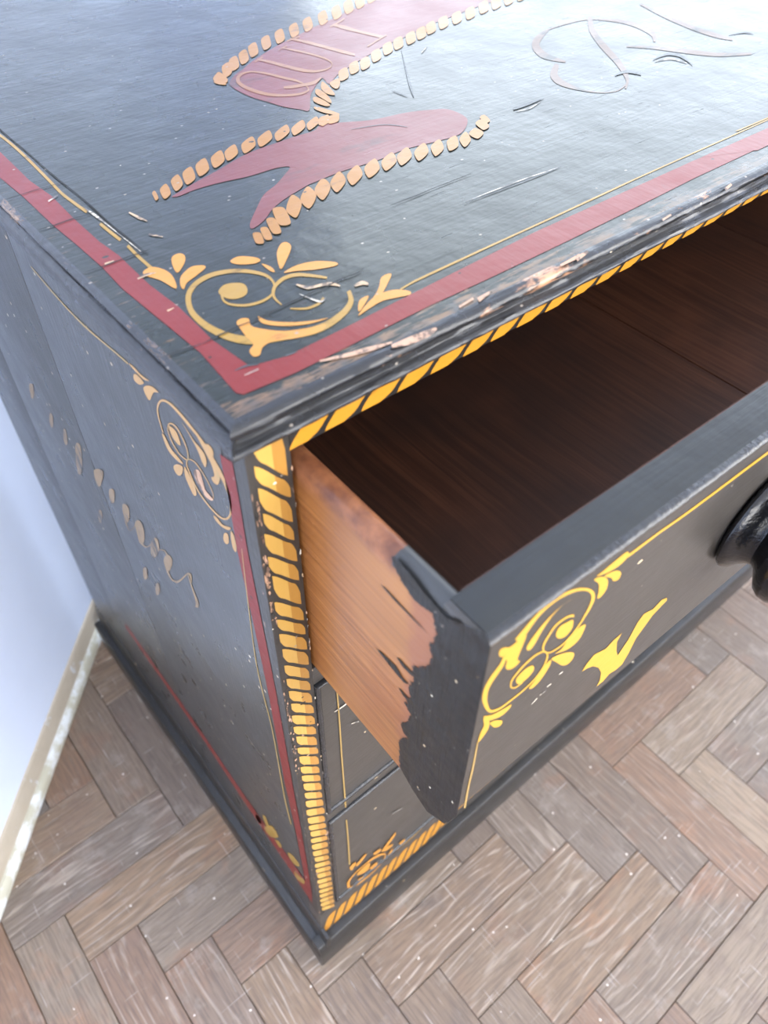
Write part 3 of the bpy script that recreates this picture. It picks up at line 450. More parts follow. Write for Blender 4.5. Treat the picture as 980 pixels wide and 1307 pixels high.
def parquet():
    m, nt, b = new_mat('oak_parquet'); g = G(nt)
    info = g.n('ShaderNodeObjectInfo'); rnd = info.outputs['Random']
    c = g.coord(); off = g.n('ShaderNodeVectorMath'); off.operation = 'ADD'
    mul = g.n('ShaderNodeVectorMath'); mul.operation = 'SCALE'; mul.inputs[0].default_value = (37.0, 61.0, 17.0); g.l(rnd, mul.inputs['Scale'])
    g.l(c, off.inputs[0]); g.l(mul.outputs[0], off.inputs[1]); v = off.outputs[0]
    r2 = g.math('FRACT', g.math('MULTIPLY', rnd, 17.31)); r3 = g.math('FRACT', g.math('MULTIPLY', rnd, 53.77))
    base = g.ramp(rnd, [(0, (.205, .128, .086)), (.16, (.200, .150, .110)), (.30, (.155, .122, .100)), (.44, (.235, .158, .100)), (.58, (.175, .142, .117)), (.70, (.225, .136, .088)), (.84, (.118, .102, .092)), (1, (.262, .196, .138))])
    # cathedral grain: stretched coordinates bent by low noise, then bands
    warpn = g.n('ShaderNodeTexNoise'); g.l(g.mapping(v, (1.7, 10, 10)), warpn.inputs['Vector']); warpn.inputs['Scale'].default_value = 2.2; warpn.inputs['Detail'].default_value = 1.5
    bands = g.n('ShaderNodeMath'); bands.operation = 'SINE'
    ph = g.math('MULTIPLY', warpn.outputs['Fac'], 46.0)
    sepv = g.n('ShaderNodeSeparateXYZ'); g.l(v, sepv.inputs[0])
    ph = g.math('ADD', ph, g.math('MULTIPLY', sepv.outputs[1], 430.0)); g.l(ph, bands.inputs[0])
    lime = g.ramp(g.math('ADD', g.math('MULTIPLY', bands.outputs[0], .5), .5), [(.74, 0.0), (.97, 1.0)])
    brk = g.ramp(g.noise(g.mapping(v, (6, 60, 60)), 3, 3, .6), [(.40, 0.0), (.60, 1.0)])
    lime = g.math('MULTIPLY', lime, brk)
    limeamt = g.ramp(r2, [(.45, .03), (.68, .28), (1.0, .60)])
    fine = g.noise(g.mapping(v, (9, 190, 190)), 2.6, 3, .6)
    blot = g.noise(v, 14, 4, .6); dirt = g.noise(v, 27, 5, .65)
    col = g.mix(g.ramp(blot, [(.52, 0.0), (.74, .75)]), base, g.mix(r3, (.30, .140, .068), (.125, .105, .096)))
    col = g.mix(g.ramp(fine, [(.40, .55), (.56, 0.0)]), col, (.085, .064, .052))
    col = g.mix(g.ramp(dirt, [(.56, 0.0), (.74, .55)]), col, (.30, .262, .23))
    col = g.mix(g.math('MULTIPLY', lime, limeamt), col, (.46, .395, .33))
    # pale scuffs and specks shared by the whole floor
    gen = g.n('ShaderNodeNewGeometry').outputs['Position']
    sc1 = g.ramp(g.noise(g.mapping(gen, (5, 120, 1), (0, 0, .9)), 3.2, 2, .5), [(.69, 0.0), (.73, .45)])
    sc2 = g.ramp(g.noise(g.mapping(gen, (120, 6, 1), (0, 0, .5)), 2.8, 2, .5), [(.69, 0.0), (.73, .40)])
    col = g.mix(g.math('MAXIMUM', sc1, sc2), col, (.50, .47, .44))
    vo = g.n('ShaderNodeTexVoronoi'); g.l(gen, vo.inputs['Vector']); vo.inputs['Scale'].default_value = 55
    sp = g.n('ShaderNodeSeparateColor'); g.l(vo.outputs['Color'], sp.inputs[0])
    col = g.mix(g.math('MULTIPLY', g.math('LESS_THAN', g.math('ADD', vo.outputs['Distance'], g.math('MULTIPLY', g.noise(gen, 420, 3), .16)), .155), g.math('GREATER_THAN', sp.outputs[0], .66)), col, (.66, .60, .53))
    g.l(col, b.inputs['Base Color'])
    g.l(g.math('ADD', g.math('MULTIPLY', dirt, .25), .34), b.inputs['Roughness'])
    h = g.math('ADD', g.math('MULTIPLY', fine, .5), g.math('MULTIPLY', lime, -.5)); h = g.math('ADD', h, g.math('MULTIPLY', blot, .8))
    g.l(g.bump(h, .5, .0012), b.inputs['Normal'])
    return m
M['parquet'] = parquet()
M['gap'] = flat('joint_dirt', (.05, .04, .033), .9)
def plaster(name, col, rough, scale=6, amp=.06):
    m, nt, b = new_mat(name); g = G(nt); c = g.coord()
    n = g.noise(c, scale, 4, .6)
    g.l(g.mix(n, tuple(x*(1-amp) for x in col), tuple(min(1, x*(1+amp)) for x in col)), b.inputs['Base Color'])
    b.inputs['Roughness'].default_value = rough
    g.l(g.bump(g.noise(c, 60, 4, .6), .12, .002), b.inputs['Normal'])
    return m
M['wall'] = plaster('pale_blue_white_wall_paint', (.68, .77, .97), .55)
M['ceiling'] = plaster('white_ceiling_paint', (.82, .84, .87), .7)
def beige():
    m, nt, b = new_mat('bare_beige_plaster'); g = G(nt); c = g.coord()
    col = g.mix(g.noise(c, 30, 4, .6), (.40, .35, .27), (.54, .48, .40))
    col = g.mix(g.ramp(g.noise(g.mapping(c, (1, 1, .5)), 34, 5, .7), [(.60, 0.0), (.66, 1.0)]), col, (.66, .70, .76))
    g.l(col, b.inputs['Base Color']); b.inputs['Roughness'].default_value = .7
    g.l(g.bump(g.noise(c, 90, 4), .3, .002), b.inputs['Normal']); return m
M['beige'] = beige()
def cream():
    m, nt, b = new_mat('chipped_cream_paint'); g = G(nt); c = g.coord()
    col = g.mix(g.ramp(g.noise(c, 26, 5, .7), [(.46, 0.0), (.60, 1.0)]), (.50, .49, .40), (.74, .78, .80))
    g.l(col, b.inputs['Base Color']); b.inputs['Roughness'].default_value = .4
    g.l(g.bump(g.noise(c, 70, 4), .3, .002), b.inputs['Normal']); return m
M['cream'] = cream()
M['frame'] = flat('white_window_paint', (.8, .8, .8), .4)

# ------------------------------------------------------------------ mesh helpers
def link(name, verts, faces, mat, parent=None, smooth=False, mats=None, fmat=None):
    me = bpy.data.meshes.new(name); me.from_pydata([tuple(v) for v in verts], [], faces)
    for mm in (mats or [mat]): me.materials.append(mm)
    if fmat:
        for p, k in zip(me.polygons, fmat): p.material_index = k
    if smooth:
        for p in me.polygons: p.use_smooth = True
    me.update()
    o = bpy.data.objects.new(name, me); COL.objects.link(o)
    if parent is not None: o.parent = parent
    return o
class MB:
    def __init__(s): s.v = []; s.f = []; s.m = []
    def add(s, vs, fs, k=0):
        n = len(s.v); s.v += [tuple(v) for v in vs]; s.f += [tuple(i+n for i in f) for f in fs]; s.m += [k]*len(fs)
    def box(s, x0, x1, y0, y1, z0, z1, k=0):
        v = [(x, y, z) for z in (z0, z1) for y in (y0, y1) for x in (x0, x1)]
        s.add(v, [(0,2,3,1), (4,5,7,6), (0,1,5,4), (2,6,7,3), (0,4,6,2), (1,3,7,5)], k)
    def rbox(s, p0, p1, p2, p3, z0, z1, k=0):
        v = [(*p[:2], z) for z in (z0, z1) for p in (p0, p1, p2, p3)]
        s.add(v, [(3,2,1,0), (4,5,6,7), (0,1,5,4), (1,2,6,5), (2,3,7,6), (3,0,4,7)], k)
    def prism(s, prof, axis, a0, a1, k=0, seg=1):
        """profile extruded along an axis; prof holds the two other coordinates in order"""
        n = len(prof); rings = []
        for i in range(seg+1):
            a = a0 + (a1-a0)*i/seg
            rings.append([(a, p[0], p[1]) if axis == 'x' else (p[0], a, p[1]) if axis == 'y' else (p[0], p[1], a) for p in prof])
        vs = [v for r in rings for v in r]
        fs = [(i*n+j, i*n+(j+1) % n, (i+1)*n+(j+1) % n, (i+1)*n+j) for i in range(seg) for j in range(n)]
        fs += [tuple(range(n))[::-1], tuple(seg*n+j for j in range(n))]
        s.add(vs, fs, k)
    def build(s, name, mat, parent=None, smooth=False, bevel=0, mats=None):
        o = link(name, s.v, s.f, mat, parent, smooth, mats, s.m if mats else None)
        bm = bmesh.new(); bm.from_mesh(o.data); bmesh.ops.recalc_face_normals(bm, faces=bm.faces)
        if bevel:
            bmesh.ops.bevel(bm, geom=[e for e in bm.edges if e.calc_face_angle(0) > .6], offset=bevel, segments=2, profile=.6, affect='EDGES')
        bm.to_mesh(o.data); bm.free()
        if smooth or bevel:
            for p in o.data.polygons: p.use_smooth = True
            try: o.data.set_sharp_from_angle(angle=math.radians(38))
            except Exception: pass
        return o
def structure(o): o['kind'] = 'structure'; return o
def empty(name, parent=None, loc=(0,0,0)):
    o = bpy.data.objects.new(name, None); COL.objects.link(o); o.location = loc; o.empty_display_size = .05
    if parent is not None: o.parent = parent
    return o

# ------------------------------------------------------------------ room
WT = .12
def wall_piece(mb, a, b, n0, n1, z0, z1):
    """a,b: u range (or n range) -> box in room frame"""
    mb.rbox(room(a, n0), room(b, n0), room(b, n1), room(a, n1), z0, z1)
mb = MB(); wall_piece(mb, U0-WT, U1+WT, N0-WT, N0, -.03, CEIL); structure(mb.build('wall_left', M['wall']))
mb = MB(); w = WIN_RIGHT
for (n0, n1, z0, z1) in ((N0, w['n0'], -.03, CEIL), (w['n1'], N1, -.03, CEIL), (w['n0'], w['n1'], -.03, w['z0']), (w['n0'], w['n1'], w['z1'], CEIL)): wall_piece(mb, U1, U1+WT, n0, n1, z0, z1)
structure(mb.build('wall_right', M['wall']))
mb = MB(); w = WIN_FAR
for (a, b, z0, z1) in ((U0-WT, w['u0'], -.03, CEIL), (w['u1'], U1+WT, -.03, CEIL), (w['u0'], w['u1'], -.03, w['z0']), (w['u0'], w['u1'], w['z1'], CEIL)): wall_piece(mb, a, b, N1, N1+WT, z0, z1)
structure(mb.build('wall_front', M['wall']))
mb = MB(); w = WIN_BACK
for (n0, n1, z0, z1) in ((N0, w['n0'], -.03, CEIL), (w['n1'], N1, -.03, CEIL), (w['n0'], w['n1'], -.03, w['z0']), (w['n0'], w['n1'], w['z1'], CEIL)): wall_piece(mb, U0-WT, U0, n0, n1, z0, z1)
structure(mb.build('wall_back', M['wall']))
mb = MB(); wall_piece(mb, U0-WT, U1+WT, N0-WT, N1+WT, CEIL, CEIL+.08); structure(mb.build('ceiling', M['ceiling']))
def window(name, along, lo, hi, z0, z1, fixed, panes):
    mb = MB(); t = .03
    def bar(a, b, za, zb):
        if along == 'u': wall_piece(mb, a, b, fixed+.04, fixed+.08, za, zb)
        else: mb.rbox(room(fixed+.04, a), room(fixed+.08, a), room(fixed+.08, b), room(fixed+.04, b), za, zb)
    bar(lo, hi, z0, z0+.05); bar(lo, hi, z1-.05, z1)
    for i in range(panes+1):
        x = lo + (hi-lo)*i/panes; bar(max(lo, x-t), min(hi, x+t), z0+.05, z1-.05)
    return structure(mb.build(name, M['frame']))
window('window_1', 'u', WIN_FAR['u0'], WIN_FAR['u1'], WIN_FAR['z0'], WIN_FAR['z1'], N1, 3)
window('window_2', 'n', WIN_RIGHT['n0'], WIN_RIGHT['n1'], WIN_RIGHT['z0'], WIN_RIGHT['z1'], U1, 2)

window('window_3', 'n', WIN_BACK['n0'], WIN_BACK['n1'], WIN_BACK['z0'], WIN_BACK['z1'], U0-.12, 2)

# skirting of the left wall: a chipped cream bead on the floor, a bare plaster strip above it
prof = [(0, 0), (.011, 0), (.012, .010), (.0105, .017), (.007, .0215), (.003, .0225), (0, .0225)]
SEG = 60
def along_wall(prof, seg):
    vs = []; fs = []; n = len(prof)
    for i in range(seg+1):
        u = U0 + (U1-U0)*i/seg
        vs += [tuple(room(u, N0+d, z)) for d, z in prof]
    for i in range(seg):
        for j in range(n): fs.append((i*n+j, i*n+(j+1) % n, (i+1)*n+(j+1) % n, (i+1)*n+j))
    mb = MB(); mb.add(vs, fs); return mb
base = along_wall([(0, .0225), (.0035, .0225), (.0035, .060), (.002, .063), (0, .064)], SEG).build('baseboard_left', M['beige'], smooth=True); structure(base)
along_wall(prof, SEG).build('cream_bead', M['cream'], base, smooth=True)['label'] = 'chipped cream painted bead along the foot of the wall'

# floor: slab with herringbone blocks, each block within sight an object of its own
fl = MB(); wall_piece(fl, U0-WT, U1+WT, N0-WT, N1+WT, -.03, -.0045)
floor = structure(fl.build('floor', M['gap']))
WX, WY, LX, LY = .0675, .0715, .245, .242
AX, AY = .2337, -.251
def block_mesh(name, w, l):
    bm = bmesh.new(); bmesh.ops.create_cube(bm, size=1)
    for v in bm.verts: v.co = (v.co.x*(l-.0009), v.co.y*(w-.0009), v.co.z*.012)
    bmesh.ops.bevel(bm, geom=[e for e in bm.edges if min(v.co.z for v in e.verts) > 0], offset=.0007, segments=1, affect='EDGES')
    me = bpy.data.meshes.new(name); bm.to_mesh(me); bm.free(); me.materials.append(M['parquet']); return me
ME_H = block_mesh('parquet_block', WY, LX); ME_V = block_mesh('parquet_block', WX, LY)
rest = MB(); nblk = 0
def n_of(x, y): return x*NX + y*NY
def u_of(x, y): return x*UX + y*UY
CAMXY = Vector((cam.location.x, cam.location.y))
blocks = []
for k in range(-14, 15):
    for n in range(-60, 61):
        x0 = AX + k*LX + n*WX; y1 = AY + k*LY - n*WY
        blocks.append((x0, x0+LX, y1-WY, y1, 0))
        blocks.append((x0+LX-WX, x0+LX, y1, y1+LY, 1))
near = []
for (x0, x1, y0, y1, v) in blocks:
    cs = [(x0, y0), (x1, y0), (x1, y1), (x0, y1)]
    ns = [n_of(*c) for c in cs]; us = [u_of(*c) for c in cs]
    if max(ns) < N0 or min(ns) > N1 or max(us) < U0 or min(us) > U1: continue
    if x0 > .03 and y0 > .02 and x1 < 1.1 and y1 < .58: continue        # wholly under the chest
    seen = x1 > -.75 and x0 < 1.45 and y1 > -.68 and y0 < .72 and not (y0 > .05 and x1 > 1.12)
    if seen: near.append((x0, x1, y0, y1, v, min(ns) < N0+.001))
    elif min(ns) > N0: rest.box(x0+.0005, x1-.0005, y0+.0005, y1-.0005, -.012, 0)
near.sort(key=lambda b: (Vector(((b[0]+b[1])/2, (b[2]+b[3])/2))-Vector((.15, 0))).length)
for i, (x0, x1, y0, y1, v, cut) in enumerate(near):
    if i >= 300:
        if not cut: rest.box(x0+.0005, x1-.0005, y0+.0005, y1-.0005, -.012, 0)
        continue
    me = ME_V if v else ME_H
    o = bpy.data.objects.new('parquet_block', me); COL.objects.link(o); o.parent = floor
    o.location = ((x0+x1)/2, (y0+y1)/2, -.006 + random.uniform(-.0005, .0003))
    o.rotation_euler = (random.uniform(-.003, .003), random.uniform(-.0015, .0015), (math.pi/2 if v else 0) + (math.pi if random.random() < .5 else 0))
    if cut:                                              # sawn off along the wall
        me2 = me.copy(); o.data = me2; mw = Matrix.Translation(o.location) @ o.rotation_euler.to_matrix().to_4x4()
        bm = bmesh.new(); bm.from_mesh(me2); inv = mw.inverted()
        co = inv @ room(0, N0+.0015); no = inv.to_3x3() @ Vector((NX, NY, 0))
        r = bmesh.ops.bisect_plane(bm, geom=bm.verts[:]+bm.edges[:]+bm.faces[:], plane_co=co, plane_no=no, clear_inner=True)
        if not bm.verts: bm.free(); bpy.data.objects.remove(o); continue
        be = [e for e in bm.edges if e.is_boundary]
        if be: bmesh.ops.holes_fill(bm, edges=be)
        bm.to_mesh(me2); bm.free()
ro = rest.build('outer_parquet_blocks', M['parquet'], floor); ro['kind'] = 'stuff'

# ------------------------------------------------------------------ chest of drawers
W, D = 1.12, .60
SW = .0234
chest = empty('chest_of_drawers')
chest['label'] = 'old black painted chest of drawers with gold scrolls, red bands and top drawer pulled open'
chest['category'] = 'chest of drawers'

def cat(P, closed, sub):
    out = []; n = len(P)
    rng = range(n if closed else n-1)
    g = (lambda i: P[i % n]) if closed else (lambda i: P[min(max(i, 0), n-1)])
    for i in rng:
        p0, p1, p2, p3 = g(i-1), g(i), g(i+1), g(i+2)
        for k in range(sub):
            t = k/sub
            out.append(tuple(.5*(2*p1[j]+(p2[j]-p0[j])*t+(2*p0[j]-5*p1[j]+4*p2[j]-p3[j])*t*t+(3*p1[j]-p0[j]-3*p2[j]+p3[j])*t**3) for j in (0, 1)))
    if not closed: out.append(tuple(P[-1]))
    return out
OFF = .00025
def place(plane, a, b, lift):
    if plane == 'top': return (a, b, .9+lift)
    if plane == 'side': return (-lift, a, b)
    if plane == 'front': return (a, -.1235-lift, b)
    if plane == 'case': return (a, -lift, b)
    if plane == 'rail': return (a, -lift, b)
    if plane == 'dside': return (SW-lift, a, b)
def decal(name, plane, items, parent, lift=OFF):
    """thin paint layers lying on one plane of the chest; items are (code, flat list of plane coordinates in 0.1 mm)"""
    vs = []; fs = []; fm = []; mats = []; names = []
    for q, (code, data) in enumerate(items):
        mk = code[1:]
        if mk not in names: names.append(mk); mats.append(M[mk])
        d = [int(x)*1e-4 for x in data.split()] if isinstance(data, str) else data
        P = [(d[i], d[i+1]) for i in range(0, len(d), 2)]
        lf = lift + q*2e-6
        if code[0] == 's':
            L = cat(P[0::2], False, 3) if len(P) > 4 else P[0::2]
            R = cat(P[1::2], False, 3) if len(P) > 4 else P[1::2]
            n0 = len(vs)
            for a, b in zip(L, R): vs += [place(plane, *a, lf), place(plane, *b, lf)]
            for i in range(len(L)-1): fs.append((n0+2*i, n0+2*i+1, n0+2*i+3, n0+2*i+2)); fm.append(names.index(mk))
        else:
            if code[0] == 'p': P = cat(P, True, 4)
            elif mk == 'N' and len(P) > 10:               # ragged brush-out edge, only where it ends on the bare wood
                Q = []
                for i_ in range(len(P)):
                    a, c_ = P[i_], P[(i_+1) % len(P)]; m_ = max(1, int(math.dist(a, c_)/.0011))
                    for k in range(m_):
                        t = k/m_; j_ = .0009 if i_ < 24 else 0
                        Q.append((a[0]+(c_[0]-a[0])*t+random.uniform(-1.6, 1.0)*j_, a[1]+(c_[1]-a[1])*t+random.uniform(-.3, .3)*j_))
                P = Q
            n0 = len(vs); vs += [place(plane, *a, lf) for a in P]
            from mathutils.geometry import tessellate_polygon
            for t in tessellate_polygon([[Vector((a[0], a[1], 0)) for a in P]]): fs.append(tuple(n0+i for i in t)); fm.append(names.index(mk))
    me = bpy.data.meshes.new(name); me.from_pydata(vs, [], fs)
    for m_ in mats: me.materials.append(m_)
    out = {'top': Vector((0,0,1)), 'side': Vector((-1,0,0)), 'front': Vector((0,-1,0)), 'case': Vector((0,-1,0)), 'rail': Vector((0,-1,0)), 'dside': Vector((-1,0,0))}[plane]
    for p, k in zip(me.polygons, fm): p.material_index = k
    me.update()
    bm = bmesh.new(); bm.from_mesh(me)
    for f in bm.faces:
        if f.normal.dot(out) < 0: f.normal_flip()
    bm.to_mesh(me); bm.free()
    o = bpy.data.objects.new(name, me); COL.objects.link(o); o.parent = parent
    return o

def frame_sweep(mb, prof, x0, x1, y0, y1, put, step=None, jitter=0, k=0, skip=()):
    """mitred profile swept round a rectangle; prof = (outward offset, height) pairs; put(a, b, h) places a point"""
    n = len(prof)
    def side(c0, c1, d0, d1):
        L = math.dist(c0, c1); m = max(1, int(L/step)) if step else 1
        vs = []; fs = []
        for i in range(m+1):
            t = i/m
            for j, (o, h) in enumerate(prof):
                a = c0[0]+d0[0]*o + (c1[0]+d1[0]*o - c0[0]-d0[0]*o)*t
                b = c0[1]+d0[1]*o + (c1[1]+d1[1]*o - c0[1]-d0[1]*o)*t
                vs.append((a, b, h))
        if jitter:
            vs2 = []
            for q, (a, b, h) in enumerate(vs):
                p = Vector((a*45, b*45, h*160)); e = jitter*(noise.noise(p) + .6*noise.noise(p*3.1))
                oo = prof[q % n]
                vs2.append((a + e*(.6 if d0[0] == d1[0] and d0[0] else 0), b + e*(.6 if d0[1] == d1[1] and d0[1] else 0), h + (.35*e if 0 < q % n < n-1 else 0)))
            vs = vs2
        for i in range(m):
            for j in range(n-1): fs.append((i*n+j, i*n+j+1, (i+1)*n+j+1, (i+1)*n+j))
        mb.add([put(*v) for v in vs], fs, k)
    A, B, C_, D_ = (x0, y0), (x1, y0), (x1, y1), (x0, y1)
    sides = [(A, B, (-1, -1), (1, -1)), (B, C_, (1, -1), (1, 1)), (C_, D_, (1, 1), (-1, 1)), (D_, A, (-1, 1), (-1, -1))]
    for i, s_ in enumerate(sides):
        if i not in skip: side(*s_)

# ---- top board: a flat panel and its worn moulded edge
top = MB(); top.add([(.0-.003, -.003, .9), (W+.003, -.003, .9), (W+.003, D, .9), (-.003, D, .9), (-.003, -.003, .8835), (W+.003, -.003, .8835), (W+.003, D, .8835), (-.003, D, .8835)],
    [(0, 1, 2, 3), (7, 6, 5, 4), (0, 4, 5, 1), (1, 5, 6, 2), (2, 6, 7, 3), (3, 7, 4, 0)])
top_board = top.build('top_board', M['black_top'], chest)
mp = [(.0028, .9), (.0055, .8998), (.0078, .8992), (.0090, .8978), (.0092, .8962), (.0084, .8947), (.0066, .8936), (.0052, .8920), (.0047, .8900), (.0053, .8883), (.0072, .8872), (.0088, .8868), (.0096, .8858), (.0097, .8846), (.0088, .8836), (.0070, .8831), (.0010, .8831)]
mb = MB(); frame_sweep(mb, mp, 0, W, 0, D-.009, lambda a, b, h: (a, b, h), step=.004, jitter=.0007, skip=(1, 2, 3))
ml = [(.0028, .9), (.0050, .8998), (.0064, .8994), (.0070, .8985), (.0068, .8974), (.0052, .8966), (.0028, .8960), (.0022, .8955), (.0030, .8949), (.0062, .8942), (.0084, .8932), (.0094, .8912), (.0096, .8885), (.0096, .8858), (.0088, .8836), (.0070, .8831), (.0010, .8831)]
frame_sweep(mb, ml, 0, W, 0, D-.009, lambda a, b, h: (a, b, h), step=.005, jitter=.0005, k=1, skip=(0, 2))
nv = len(mp); vs = [(-o, -o, h) for o, h in mp] + [(-o, -o, h) for o, h in ml]
mb.add(vs, [(i, i+1, nv+i+1, nv+i) for i in range(nv-1)], 0)
bmw = mb.build('top_moulding', None, chest, smooth=True, mats=[M['black_edge'], M['black_edge_y']])
bmw['label'] = 'worn black moulded edge with bare wood chips'
# ---- carcass
def side_planks(x0, x1, parent_name):
    root = empty(parent_name, chest)
    for (y0, y1) in ((.0215, .2715), (.2727, .4640), (.4646, .5985)):
        mb = MB(); mb.box(x0, x1, y0, y1, .055, .8831); mb.build('plank', M['black_side'], root, bevel=.0006)
    return root
side = side_planks(0, .018, 'side_panel')
side_r = side_planks(W-.018, W, 'side_panel')
def stile(x0, x1):
    mb = MB(); mb.box(x0, x1, 0, .021, .1505, .8831); return mb.build('front_stile', M['black_stile'], chest, bevel=.0008)
stl = stile(0, SW); stl_r = stile(W-SW, W)
mb = MB(); mb.prism([(SW, .8831), (SW, .8645), (.20, .8688), (.42, .8722), (W-SW, .8722), (W-SW, .8831)], 'y', 0, .022); top_rail = mb.build('top_rail', M['black'], chest, bevel=.0006)
mb = MB(); mb.box(SW, W-SW, 0.0005, .022, .6520, .6720); mb.build('drawer_rail', M['black_front'], chest, bevel=.0006)
mb = MB(); mb.box(SW, W-SW, 0.0005, .022, .4045, .4235); mb.build('drawer_rail', M['black_front'], chest, bevel=.0006)
mb = MB(); mb.box(0, W, 0, .022, .06, .150); bottom_rail = mb.build('bottom_rail', M['black_front'], chest, bevel=.0006)
mb = MB(); mb.box(.018, W-.018, .585, .598, .05, .883); mb.build('back_panel', M['carcass'], chest)
# plinth: boards round the foot with a chamfered upper edge on the sides
mb = MB(); PL = .0139
fp = [(-PL, 0), (-PL, .064), (-PL+.004, .071), (0, .073), (.004, .073), (.004, 0)]
mb.prism([(p[0], p[1]) for p in fp], 'x', -PL+.0006, W+PL-.0006)
for s_ in (0, 1):
    pr = [(-PL, 0), (-PL, .055), (-PL+.0016, .0575), (-.0040, .0590), (-.0034, .0760), (-.0012, .0960), (.003, .0975), (.003, 0)]
    pr = [(a if s_ == 0 else W-a, z) for a, z in pr]
    mb.prism(pr, 'y', -PL+.0003, .6)
plinth = mb.build('plinth', M['black'], chest, bevel=.0008)

# ---- drawers
def bead_frame(parent, x0, x1, z0, z1, yf, name='cock_bead', skip=()):
    pr = [(0, yf+.004), (0, yf-.0008), (-.0006, yf-.0020), (-.0017, yf-.0027), (-.0030, yf-.0025), (-.0040, yf-.0016), (-.0046, yf-.0002), (-.0050, yf+.0010), (-.0056, yf+.0012), (-.0062, yf)]
    mb = MB(); frame_sweep(mb, pr, x0, x1, z0, z1, lambda a, b, h: (a, h, b), step=.006, jitter=.00045, skip=skip)
    return mb.build(name, M['black_bead'], parent, smooth=True)
def knob_mesh(parent, xc, zc, yf):
    prof = [(0, .033), (.0012, .0355), (.0026, .0378), (.0042, .0386), (.0058, .0382), (.0080, .0362), (.0110, .0320), (.0145, .0286), (.0180, .0272), (.0208, .0284), (.0240, .0330), (.0275, .0378), (.0320, .0402), (.0370, .0402), (.0420, .0378), (.0470, .0320), (.0510, .0225), (.0535, .0110), (.0540, .0001)]
    n = 56; vs = []; fs = []
    for d, r in prof:
        for i in range(n):
            a = 2*math.pi*i/n; vs.append((xc+r*math.cos(a), yf-d, zc+r*math.sin(a)))
    for j in range(len(prof)-1):
        for i in range(n): fs.append((j*n+i, j*n+(i+1) % n, (j+1)*n+(i+1) % n, (j+1)*n+i))
    mb = MB(); mb.add(vs, fs); o = mb.build('knob', M['black_gloss'], parent, smooth=True); return o
def drawer(z0, z1, yf, body, knob_x=(.286,), depth=.50, knob_z=None, gap=.0012):
    root = empty('drawer', chest)
    x0, x1 = SW+.0002, W-SW-(.006 if body else .0002)
    yb = yf+.0225
    mb = MB(); mb.box(x0+.0008, x1-.0008, yf, yb, z0+.0008, z1-.0005)
    fr = mb.build('drawer_front', M['black_front'], root, bevel=.0005)
    bead_frame(root, x0, x1, z0, z1, yf, skip=(0,) if body else ())
    if body:
        # painted top edge of the front board
        mb = MB(); mb.box(x0+.004, x1-.004, yf+.0012, yb, z1-.0012, z1+.0002); mb.build('front_top_edge', M['black_brush'], root, bevel=.0004)
        for s_ in (0, 1):
            pr = [(x0, z0), (x0, z1-.0095), (x0+.0008, z1-.0040), (x0+.0030, z1-.0010), (x0+.0058, z1), (x0+.0085, z1-.0006), (x0+.0105, z1-.0030), (x0+.0108, z0)]
            pr = [(a if s_ == 0 else x0+x1-a, z) for a, z in pr]
            mb = MB(); mb.prism(pr, 'y', yb-.0185 if s_ == 0 else yb, yf+depth); mb.build('drawer_side', M['pine'], root, smooth=True)['label'] = 'bare orange pine side of the open drawer'
        xs = [x0+.010, .463, .700, x1-.010]
        for a, b in zip(xs, xs[1:]):
            mb = MB(); mb.box(a+.0007, b-.0007, yb-.002, yf+depth, z0+.0095, z0+.0165); mb.build('bottom_board', M['inside'], root, bevel=.0008)['label'] = 'dark brown bottom board inside the open drawer'
        mb = MB(); mb.box(x0+.0108, x1-.0108, yb, yb+.0012, z0+.0165, z1-.001); mb.build('front_inner_face', M['inside'], root)
        for s_ in (0, 1):
            xa = x0+.0108 if s_ == 0 else x1-.012
            mb = MB(); mb.box(xa, xa+.0012, yb+.0012, yf+depth-.012, z0+.0165, z1-.006); mb.build('side_inner_face', M['inside'], root)
        mb = MB(); mb.box(x0+.0108, x1-.0108, yf+depth-.012, yf+depth, z0+.0165, z1-.012); mb.build('drawer_back', M['inside'], root)
    for kx in knob_x:
        knob_mesh(root, kx, knob_z or (z0+z1)/2, yf)
    return root
d1 = drawer(.6735, .857, -.1235, True, (.264, W-.264), knob_z=.767)
TWIST = -.016                                             # the open drawer sits a little askew in its opening
d1.rotation_euler = (0, 0, TWIST)
pv = Vector((SW, -.1235, 0)); d1.location = pv - Matrix.Rotation(TWIST, 3, 'Z') @ pv
d2 = drawer(.4250, .6500, .0005, False, ())
d3 = drawer(.1575, .4030, .0005, False, ())

# ---- painted decoration
for part, plane, items in ART:
    par = {'top': top_board, 'side': side, 'front': d1, 'dside': d1, 'case': d3}[plane]
    if part in ('painted_line', 'painted_scratches') and plane == 'case': par = d2
    lf = OFF
    if part in ('painted_lettering', 'painted_banner_rope', 'paint_chips'): lf = OFF + .0002
    if plane == 'side': lf = .0003
    if plane == 'case': lf = .0006
    o = decal(part, plane, items, par, lf)
    if len(items) > 2: o['kind'] = 'stuff'
# the same decoration mirrored at the far end of the front and top (outside the photograph's frame)
def mirrored(items, width):
    out = []
    for code, data in items:
        d = [int(x)*1e-4 for x in data.split()]
        out.append((code, [width-v if i % 2 == 0 else v for i, v in enumerate(d)]))
    return out
for part, plane, items in ART:
    if (part, plane) in (('painted_border', 'top'), ('painted_corner_scroll', 'top')):
        decal(part, plane, mirrored(items, W), top_board, OFF+.00005)['kind'] = 'stuff'
    elif part in ('painted_drawer_scroll', 'painted_flower') and plane == 'front':
        decal(part, plane, mirrored(items, W-.006), d1, OFF+.00005)['kind'] = 'stuff'
    elif (part, plane) == ('painted_corner_scroll', 'case'):
        decal(part, plane, mirrored(items, W), d3, .0006)['kind'] = 'stuff'
